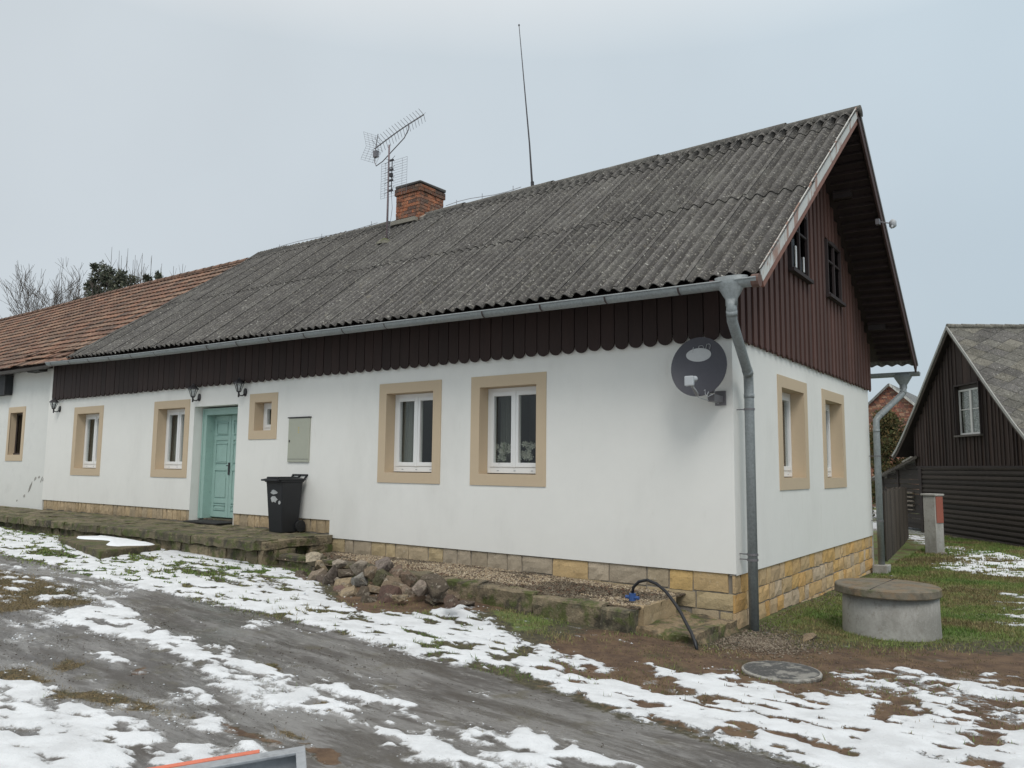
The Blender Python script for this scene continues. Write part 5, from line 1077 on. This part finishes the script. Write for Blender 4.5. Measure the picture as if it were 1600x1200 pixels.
def fields(x, y):
    # warp so that edges are ragged; the wheel tracks run along the road
    wx = x + .24 * (fbm(x * 3, y * 3, 4, 3) - .5) + .14 * (fbm(x * 11, y * 11, 3, 5) - .5); wy = y + .16 * (fbm(x * 3, y * 3, 4, 7) - .5) + .12 * (fbm(x * 11, y * 11, 3, 9) - .5)
    u = x * math.cos(RD) + y * math.sin(RD); v = -x * math.sin(RD) + y * math.cos(RD)
    s = np.zeros(x.shape)
    for d, e, P in SNOW: s = np.maximum(s, d * soft(wx, wy, P, e + .03))
    for d, P in HOLE: s = s - d * soft(wx, wy, P, .05)
    n = .35 * fbm(x * 3.6, y * 3.6, 5, 21) + .65 * fbm(u * 2.2, v * 8.5, 5, 31)
    s = s - .5 + (n - .5) * 1.7 + (fbm(x * 12, y * 20, 3, 35) - .5) * .9
    # scattered small melt holes on the verges
    h = fbm(x * 4.4, y * 9.5, 4, 41); s = s - 1.05 * ss_(h, .545, .64)
    ic = sd_ice(x, y); s = np.maximum(s, ic * ((n - .5) * 2.6 + (fbm(x * 7, y * 9, 3, 36) - .5) * .9 - .25) - .6 * (1 - ic))
    ou = np.maximum(np.maximum(ss_(x, 3.0, 4.2) * ss_(-y, -1.5, .5), ss_(-y, 7.1, 8.)), ss_(-x, 15.5, 17) * ss_(-y, 1.6, 2.2)); s = np.maximum(s, ou * ((n - .5) * 2.4 + .06) - .6 * (1 - ou))
    far = (y > 16) | (x < -22); s = np.where(far, (fbm(x * .35, y * .35, 4, 50) - .5) * 1.8 + .05, s)
    z = {k: np.zeros(x.shape) for k in ('ice', 'mud', 'green', 'straw')}
    for k, e, P in ZONE: z[k] = np.maximum(z[k], soft(wx, wy, P, e))
    z['green'] = np.where(far | (y > 7.5), 1, z['green'])
    z['ice'] = z['ice'] * (1 - .95 * z['mud']) * (1 - .8 * z['straw'])
    # earth bank against terrace, and wet dark earth by the plinth
    return np.clip(s + .5, 0, 1), z
def axis(dense, step, outer):
    return np.unique(np.concatenate([np.arange(dense[0], dense[1], step)] + [np.array(o) for o in outer]))
far_ = [30, 45, 70, 110, 180, 300, 500, 900]
ax_ = np.unique(np.round(np.concatenate([np.arange(-15.5, 3.6, .033), np.arange(-24, -15.5, .10), np.arange(3.6, 7, .15), np.arange(-40, -24, 1.), np.arange(7, 30, 1.5), [-v for v in far_[1:]], far_]), 4))
ay_ = np.unique(np.round(np.concatenate([np.arange(-7.6, .25, .033), np.arange(.25, 17, .07), np.arange(-14, -7.6, .4), np.arange(17, 45, 1.), [-30, -60, -120, -300, -900], far_[2:]]), 4))
Xg, Yg = np.meshgrid(ax_, ay_, indexing='ij'); S_, Z_ = fields(Xg, Yg)
th_ = ss_(S_, .47, .80); Zg = gz(Xg, Yg); near = (np.abs(Xg + 6) < 20) & (np.abs(Yg) < 20)
lump = .5 * (fbm(Xg * 1.6, Yg * 1.6, 4, 61) - .5) + .25 * (fbm(Xg * 7, Yg * 7, 3, 71) - .5)
u = Xg * math.cos(RD) + Yg * math.sin(RD); v = -Xg * math.sin(RD) + Yg * math.cos(RD)
rut = (fbm(u * .35, v * 2.6, 4, 91) - .5)
amp = .06 * (1 - .55 * Z_['ice']) + .02 * Z_['mud']
Zg = Zg + near * (lump * amp * .7 + rut * .035 * Z_['ice'] + th_ * (.014 + .018 * (fbm(Xg * 5, Yg * 5, 3, 81))))
Zg = Zg + .10 * np.exp(-((Xg + 3.5) / 1.1) ** 2 - ((Yg + 1.75) / .28) ** 2); mh = np.hypot(Xg - 1, Yg + 1.665); Zg = np.where(mh < .42, np.minimum(Zg, .02 + .05 * ss_(mh, .33, .42)), Zg); Zg = np.where((Xg < -.25) & (Yg > -.3) & (Yg < 7.1), -.3, Zg); Zg = np.where((Xg < -6.9) & (Yg > -1.38) & (Yg < 7), -.3, Zg)
# bank up against the foot of the terrace and kerb
nx, ny = Xg.shape; idx = np.arange(nx * ny).reshape(nx, ny)
F = np.stack([idx[:-1, :-1], idx[1:, :-1], idx[1:, 1:], idx[:-1, 1:]], -1).reshape(-1, 4)
gm = bpy.data.materials.new('ground_surface'); gm.use_nodes = True
o = fast('ground', np.stack([Xg, Yg, Zg], -1).reshape(-1, 3), F, None, gm, None, 'structure', smooth=True)
at = o.data.color_attributes.new('Zone', 'FLOAT_COLOR', 'POINT'); a_ = np.stack([Z_['ice'], Z_['mud'], Z_['green'], Z_['straw']], -1).reshape(-1, 4); at.data.foreach_set('color', a_.ravel())
at = o.data.attributes.new('Snow', 'FLOAT', 'POINT'); at.data.foreach_set('value', S_.ravel())
nt = gm.node_tree; N = nt.nodes; L = nt.links; p = N['Principled BSDF']
tc = N.new('ShaderNodeTexCoord'); OB = tc.outputs['Object']
def nz(sc, det=6, rg=.6, v=None, dist=0.):
    n = N.new('ShaderNodeTexNoise'); n.inputs['Scale'].default_value = sc; n.inputs['Detail'].default_value = det; n.inputs['Roughness'].default_value = rg; n.inputs['Distortion'].default_value = dist; L.new(v or OB, n.inputs['Vector']); return n.outputs['Fac']
def mapr(v, a, b, c=0., d=1., sm=True):
    r = N.new('ShaderNodeMapRange'); r.interpolation_type = 'SMOOTHSTEP' if sm else 'LINEAR'; L.new(v, r.inputs[0])
    for i, k in enumerate((a, b, c, d)): r.inputs[i + 1].default_value = k
    return r.outputs[0]
def mixc(f, a, b):
    x = N.new('ShaderNodeMix'); x.data_type = 'RGBA'
    if isinstance(f, float): x.inputs[0].default_value = f
    else: L.new(f, x.inputs[0])
    for i, k in ((6, a), (7, b)):
        if isinstance(k, tuple): x.inputs[i].default_value = (*k, 1)
        else: L.new(k, x.inputs[i])
    return x.outputs[2]
def mth(op, a, b):
    x = N.new('ShaderNodeMath'); x.operation = op
    for i, k in ((0, a), (1, b)):
        if isinstance(k, (int, float)): x.inputs[i].default_value = k
        else: L.new(k, x.inputs[i])
    return x.outputs[0]
rm = N.new('ShaderNodeMapping'); rm.inputs['Rotation'].default_value = (0, 0, -RD); L.new(OB, rm.inputs[0]); rm2 = N.new('ShaderNodeMapping'); rm2.inputs['Scale'].default_value = (.33, 1.4, 1); L.new(rm.outputs[0], rm2.inputs[0]); RV = rm2.outputs[0]
za = N.new('ShaderNodeAttribute'); za.attribute_name = 'Zone'; sp = N.new('ShaderNodeSeparateColor'); L.new(za.outputs['Color'], sp.inputs[0]); ice, mud, grn = sp.outputs; strw = za.outputs['Alpha']
sa = N.new('ShaderNodeAttribute'); sa.attribute_name = 'Snow'
fine = nz(70, 6, .7); med = nz(14, 6, .65); spk = nz(190, 3, .6)
base = mixc(mapr(med, .38, .62), (.040, .036, .022), (.085, .075, .038)); base = mixc(mapr(fine, .52, .68), base, (.13, .11, .06))
green = mixc(mapr(med, .36, .64), (.08, .12, .03), (.14, .17, .05)); green = mixc(mapr(nz(2.6), .46, .62), green, (.115, .085, .042)); green = mixc(mapr(fine, .55, .72), green, (.15, .14, .07))
mudc = mixc(mapr(nz(5, 8, .7), .35, .65), (.075, .044, .027), (.15, .095, .055)); mudc = mixc(mapr(fine, .60, .72), mudc, (.20, .15, .10)); mudc = mixc(mapr(nz(1.7), .56, .70, 0, .6), mudc, (.06, .06, .025))
straw = mixc(mapr(nz(45, 7, .78), .42, .58), (.034, .025, .012), (.15, .11, .05)); straw = mixc(mapr(nz(9, 6, .7), .5, .62, 0, .7), straw, (.05, .05, .022))
wet = mapr(nz(2.4, 9, .72, RV, .6), .42, .58); icec = mixc(wet, (.070, .064, .059), (.175, .17, .165)); icec = mixc(mapr(nz(6, 9, .76, RV), .53, .63, 0, .8), icec, (.062, .053, .043)); icec = mixc(mapr(nz(12, 9, .78, RV, .4), .55, .64, 0, .85), icec, (.28, .275, .265)); icec = mixc(mapr(fine, .60, .74, 0, .7), icec, (.30, .30, .30)); icec = mixc(mapr(nz(3.6, 5, .6), .55, .70, 0, .7), icec, (.085, .075, .045)); icec = mixc(mapr(nz(38, 6, .75, RV), .55, .66, 0, .7), icec, (.05, .045, .04)); icec = mixc(mapr(nz(1.5, 6, .6, RV), .50, .62, 0, .5), icec, (.23, .228, .222)); icec = mixc(mapr(nz(2.6, 7, .65, RV), .53, .60, 0, .65), icec, (.05, .042, .034))
col = mixc(mapr(mth('ADD', grn, mth('MULTIPLY', mth('SUBTRACT', med, .5), 1.2)), .35, .65), base, green)
col = mixc(mapr(mth('ADD', mud, mth('MULTIPLY', mth('SUBTRACT', med, .5), 1.4)), .35, .65), col, mudc)
iceg = mapr(mth('ADD', ice, mth('MULTIPLY', mth('SUBTRACT', med, .5), 1.0)), .40, .62); col = mixc(iceg, col, icec)
col = mixc(mapr(mth('ADD', strw, mth('MULTIPLY', mth('SUBTRACT', med, .5), 1.3)), .42, .66), col, straw)
# mud and straw drawn over the ice in the ruts
sn = mth('ADD', sa.outputs['Fac'], mth('ADD', mth('MULTIPLY', mth('SUBTRACT', nz(19, 8, .75), .5), .95), mth('MULTIPLY', mth('SUBTRACT', fine, .5), .35)))
snow = mapr(sn, .485, .60); slush = mapr(mth('ADD', sn, mth('MULTIPLY', mth('SUBTRACT', nz(7, 8, .75, RV), .5), .5)), .30, .54)
col = mixc(mth('MULTIPLY', slush, .50), col, (.40, .40, .395)); snc = mixc(mapr(nz(3.5), .4, .65), (.75, .775, .80), (.64, .66, .68)); snc = mixc(mapr(sn, .55, .85, .55, 0.), snc, (.56, .57, .58)); snc = mixc(mapr(nz(120, 2, .5), .70, .74, 0, .7), snc, (.16, .13, .09)); col = mixc(snow, col, snc)
L.new(col, p.inputs['Base Color'])
ro = mapr(nz(4, 5, .6, RV), .35, .65, .22, .5); rx = N.new('ShaderNodeMix'); L.new(iceg, rx.inputs[0]); rx.inputs[2].default_value = .92; L.new(ro, rx.inputs[3]); ry_ = N.new('ShaderNodeMix'); L.new(snow, ry_.inputs[0]); L.new(rx.outputs[0], ry_.inputs[2]); ry_.inputs[3].default_value = .7; L.new(ry_.outputs[0], p.inputs['Roughness'])
p.inputs['Specular IOR Level'].default_value = .5
hgt = mth('ADD', mth('MULTIPLY', fine, .5), mth('ADD', mth('MULTIPLY', med, 1.2), mth('ADD', mth('MULTIPLY', snow, 1.4), mth('MULTIPLY', spk, .45))))
b1 = N.new('ShaderNodeBump'); b1.inputs['Distance'].default_value = .012; L.new(hgt, b1.inputs['Height']); bs_ = mth('MAXIMUM', mapr(iceg, 0., 1., .9, .32), mth('MULTIPLY', snow, .85)); L.new(bs_, b1.inputs['Strength']); L.new(b1.outputs[0], p.inputs['Normal'])

# grass --------------------------------------------------------------
def gsurf(x, y): 
    i = np.clip(np.searchsorted(ax_, x) - 1, 0, nx - 2); j = np.clip(np.searchsorted(ay_, y) - 1, 0, ny - 2); return Zg[i, j]
rs = np.random.RandomState(8)
def blades(n, xr, yr, accept, h0, h1, w, cols, lean=.5):
    x = rs.uniform(*xr, n); y = rs.uniform(*yr, n); s, z = fields(x, y); k = accept(x, y, s, z) > rs.uniform(0, 1, n); x, y = x[k], y[k]; n = len(x)
    k = ~(((x < .05) & (y > -1.2) & (y < 7.3) & (x > -.8)) | ((x < -.6) & (y > -1.3) & (y < 7)) | ((x < -6.6) & (y > -1.6)) | ((x - 1.38) ** 2 + (y - 1.1) ** 2 < .27) | ((x - 1) ** 2 + (y + 1.66) ** 2 < .12)); x, y = x[k], y[k]; n = len(x)
    zz = gsurf(x, y) - .006; h = rs.uniform(h0, h1, n) * (.5 + fbm(x * 2, y * 2, 3, 15)); a = rs.uniform(0, 6.28, n); l = rs.uniform(.1, 1, n) * lean * h; b = rs.uniform(0, 6.28, n)
    dist = np.hypot(x - 3.2, y + 8.8); ww = w * np.clip(dist / 6, .6, 2.2)
    V = np.zeros((n, 3, 3)); V[:, 0] = np.stack([x - ww * np.cos(a), y - ww * np.sin(a), zz], -1); V[:, 1] = np.stack([x + ww * np.cos(a), y + ww * np.sin(a), zz], -1); V[:, 2] = np.stack([x + l * np.cos(b), y + l * np.sin(b), zz + h], -1)
    pt = fbm(x * 1.4, y * 1.4, 3, 77); ci = np.clip((pt * len(cols) * 1.6 - .3 * len(cols) + rs.uniform(-.9, .9, n)).astype(int), 0, len(cols) - 1)
    return V, np.array(cols)[ci] * rs.uniform(.65, 1.35, (n, 1))
crumbm = M('snow_crumb', usecol=True, rough=.6, var=.03, bump=0)
GR = [(.11, .18, .04), (.15, .20, .05), (.18, .20, .065), (.24, .20, .09), (.15, .12, .055)]
BRW = [(.16, .12, .055), (.22, .165, .08), (.11, .09, .042), (.10, .10, .04)]
sets = [blades(150000, (.05, 4.2), (-1.6, 9), lambda x, y, s, z: z['green'] * (s < .5) * np.clip(1.2 - y * .08, .3, 1), .02, .045, .0035, GR, .9),
        blades(60000, (.05, 5), (7, 17), lambda x, y, s, z: (s < .5) * .8, .03, .07, .006, GR),
        blades(60000, (-8.5, 3.5), (-3.6, -1.2), lambda x, y, s, z: (s < .52) * (1 - z['ice']) * (1 - .85 * z['mud']) * np.clip((fbm(x * 3, y * 3, 3, 19) - .40) * 4, 0, 1), .02, .045, .0035, GR[:4], .9),
        blades(34000, (-16, -6), (-3.6, -1.45), lambda x, y, s, z: (s < .52) * (1 - z['ice']) * .7, .015, .04, .006, GR[:3], 1.4),
        blades(36000, (-.2, 3.5), (-3.2, .2), lambda x, y, s, z: (s < .5) * z['mud'] * np.clip((fbm(x * 4, y * 4, 3, 23) - .42) * 3, 0, .6), .010, .030, .0028, BRW),
        blades(200000, (-13, 1.2), (-7.4, -2.5), lambda x, y, s, z: (s < .5) * np.clip(z['straw'] * 1.2, 0, 1), .012, .034, .0022, BRW, 1.6),
        blades(9000, (-6, 2.5), (-7.2, -2.5), lambda x, y, s, z: (s > .5) * (s < .75) * np.clip((fbm(x * 3, y * 3, 3, 29) - .52) * 6, 0, .8), .02, .05, .0018, GR[:4] + BRW[:2], .8)]
V = np.concatenate([a for a, b in sets]); cl = np.concatenate([b for a, b in sets])
fast('grass', V.reshape(-1, 3), np.arange(len(V) * 3).reshape(-1, 3), cl, leafm, 'short winter grass on the lawn and verges')
# clods, pebbles on the earth
n = 5200; x = rs.uniform(-2, 3.4, n); y = rs.uniform(-3.6, -.2, n); s, z = fields(x, y); k = (s < .48) & (z['mud'] > .3) & ~((x < .1) & (y > -1.3)); x, y = x[k], y[k]; n = len(x)
octs(np.stack([x, y, gsurf(x, y)], -1), rs.uniform(.003, .011, n), np.array([(.10, .065, .04)]) * rs.uniform(.6, 1.9, (n, 1)), 'earth_clods', gravelm, 'small clods and pebbles on the bare brown earth')
n = 2600; x = rs.normal(.45, .26, n); y = rs.normal(-.55, .32, n); k = (x > .08) & (y < 1); x, y = x[k], y[k]; n = len(x)
octs(np.stack([x, y, gsurf(x, y) + .004], -1), rs.uniform(.007, .016, n), np.array([(.18, .14, .10), (.12, .09, .065), (.24, .20, .15)])[rs.randint(0, 3, n)] * rs.uniform(.7, 1.2, (n, 1)), 'spilled_gravel', gravelm, 'gravel spilled on the earth around the front downpipe foot')
n = 1500; y = rs.uniform(-.1, 6.5, n); x = .05 + np.abs(rs.normal(0, .16, n)); octs(np.stack([x, y, gsurf(x, y) + .004], -1), rs.uniform(.007, .016, n), np.array([(.15, .11, .08), (.22, .18, .13)])[rs.randint(0, 2, n)] * rs.uniform(.7, 1.2, (n, 1)), 'gravel_strip', gravelm, 'thin gravel strip along the foot of the gable wall')

n = 16000; x = rs.uniform(-12, 1.5, n); y = rs.uniform(-7.4, -2.4, n); s, z = fields(x, y); pt = fbm(x * 2.3, y * 2.3, 4, 63); k = (z['ice'] > .5) & (s < .47) & (rs.uniform(0, 1, n) < np.clip((pt - .42) * 5, 0.03, 1)); x, y = x[k], y[k]; n = len(x)
octs(np.stack([x, y, gsurf(x, y)], -1), rs.uniform(.0015, .0065, n) * np.clip(np.hypot(x - 3.2, y + 8.8) / 5, .6, 1.6), np.array([(.055, .042, .03), (.10, .08, .06), (.16, .15, .14)])[rs.randint(0, 3, n)] * rs.uniform(.6, 1.3, (n, 1)), 'road_grit', gravelm, 'dark grit frozen into the icy track')
n = 60000; x = rs.uniform(-13, 3.4, n); y = rs.uniform(-7.4, -1.5, n); s, z = fields(x, y); k = (s > .28) & (s < .56) & (rs.uniform(0, 1, n) < .42) & ~((x < -6.6) & (y > -1.65)) & ~((x < 0) & (y > -1.4)); x, y = x[k], y[k]; n = len(x)
octs(np.stack([x, y, gsurf(x, y) + .001], -1), rs.uniform(.002, .011, n) ** 1. * np.clip(np.hypot(x - 3.2, y + 8.8) / 6, .5, 1.5), np.array([(.78, .81, .84)]) * rs.uniform(.75, 1.0, (n, 1)), 'snow_crumbs', crumbm, 'crumbs of melting snow along the edges of the patches', .5)
# ================================================================ sky, sun, camera
w = bpy.data.worlds.new('World'); bpy.context.scene.world = w; w.use_nodes = True; nt = w.node_tree; N = nt.nodes; L = nt.links
bg = N['Background']; SUN_EL, SUN_AZ = math.radians(48), math.radians(140)   # azimuth from +Y, clockwise
ns = N.new('ShaderNodeTexSky'); ns.sky_type = 'NISHITA'; ns.sun_disc = False; ns.sun_elevation = SUN_EL; ns.sun_rotation = SUN_AZ; ns.air_density = 1.2; ns.dust_density = 3
tc = N.new('ShaderNodeTexCoord'); OB = tc.outputs['Generated']; sx = N.new('ShaderNodeSeparateXYZ'); L.new(OB, sx.inputs[0])
el = mapr(sx.outputs[2], .02, .50, 0., 1., False); el2 = mapr(sx.outputs[2], .48, .95, 0., 1., False)
cloud = nz(1.6, 5, .5)
c1 = mixc(el, (.475, .54, .585), (.56, .63, .67)); c1 = mixc(el2, c1, (1.52, 1.42, 1.30)); side = mapr(sx.outputs[0], -.95, .35, 0., 1., False)
c1 = mixc(mapr(side, 0, 1, 0, 1), c1, c1)
tint = mixc(side, (1.10, 1.05, 1.03), (.86, .93, .98)); mm = N.new('ShaderNodeMix'); mm.data_type = 'RGBA'; mm.blend_type = 'MULTIPLY'; mm.inputs[0].default_value = 1; L.new(c1, mm.inputs[6]); L.new(tint, mm.inputs[7])
m2 = N.new('ShaderNodeMix'); m2.data_type = 'RGBA'; m2.blend_type = 'MULTIPLY'; m2.inputs[0].default_value = 1; L.new(mm.outputs[2], m2.inputs[6]); L.new(mapr(cloud, .3, .7, .94, 1.06, False), m2.inputs[7])
sk = N.new('ShaderNodeMix'); sk.data_type = 'RGBA'; sk.blend_type = 'ADD'; sk.inputs[0].default_value = .012; L.new(m2.outputs[2], sk.inputs[6]); L.new(ns.outputs[0], sk.inputs[7])
L.new(sk.outputs[2], bg.inputs[0]); bg.inputs[1].default_value = SKY = 1.0
sl = bpy.data.lights.new('sun', 'SUN'); sl.energy = 1.25; sl.angle = math.radians(25); sl.color = (1, .97, .93); so = bpy.data.objects.new('sun', sl); C.objects.link(so)
dv = Vector((math.sin(SUN_AZ) * math.cos(SUN_EL), math.cos(SUN_AZ) * math.cos(SUN_EL), math.sin(SUN_EL))); so.rotation_euler = dv.to_track_quat('Z', 'Y').to_euler(); so.location = dv * 40
yaw, pitch, roll, fpx = -0.630011201, 0.106751759, 0.0100308115, 1215.65769
cy, sy, cp, sp_ = math.cos(yaw), math.sin(yaw), math.cos(pitch), math.sin(pitch)
Fw = Vector((sy * cp, cy * cp, sp_)); R0 = Vector((cy, -sy, 0)); U0 = R0.cross(Fw); cr_, sr = math.cos(roll), math.sin(roll); Rv = R0 * cr_ + U0 * sr; Uv = -R0 * sr + U0 * cr_
cam = bpy.data.cameras.new('camera'); co = bpy.data.objects.new('camera', cam); C.objects.link(co); mt = Matrix((Rv, Uv, -Fw)).transposed().to_4x4(); mt.translation = Vector((3.2343058, -8.8, 1.82097201)); co.matrix_world = mt
cam.sensor_width = 36; cam.lens = 36 * fpx / 1600; cam.clip_start = .05; cam.clip_end = 3000
sc = bpy.context.scene; sc.camera = co; sc.view_settings.view_transform = 'Standard'; sc.view_settings.look = 'None'; sc.view_settings.exposure = 0; sc.view_settings.gamma = 1
sc.render.resolution_x, sc.render.resolution_y = 1024, 768
sc.cycles.max_bounces = 6; sc.cycles.transparent_max_bounces = 12; sc.cycles.use_denoising = True
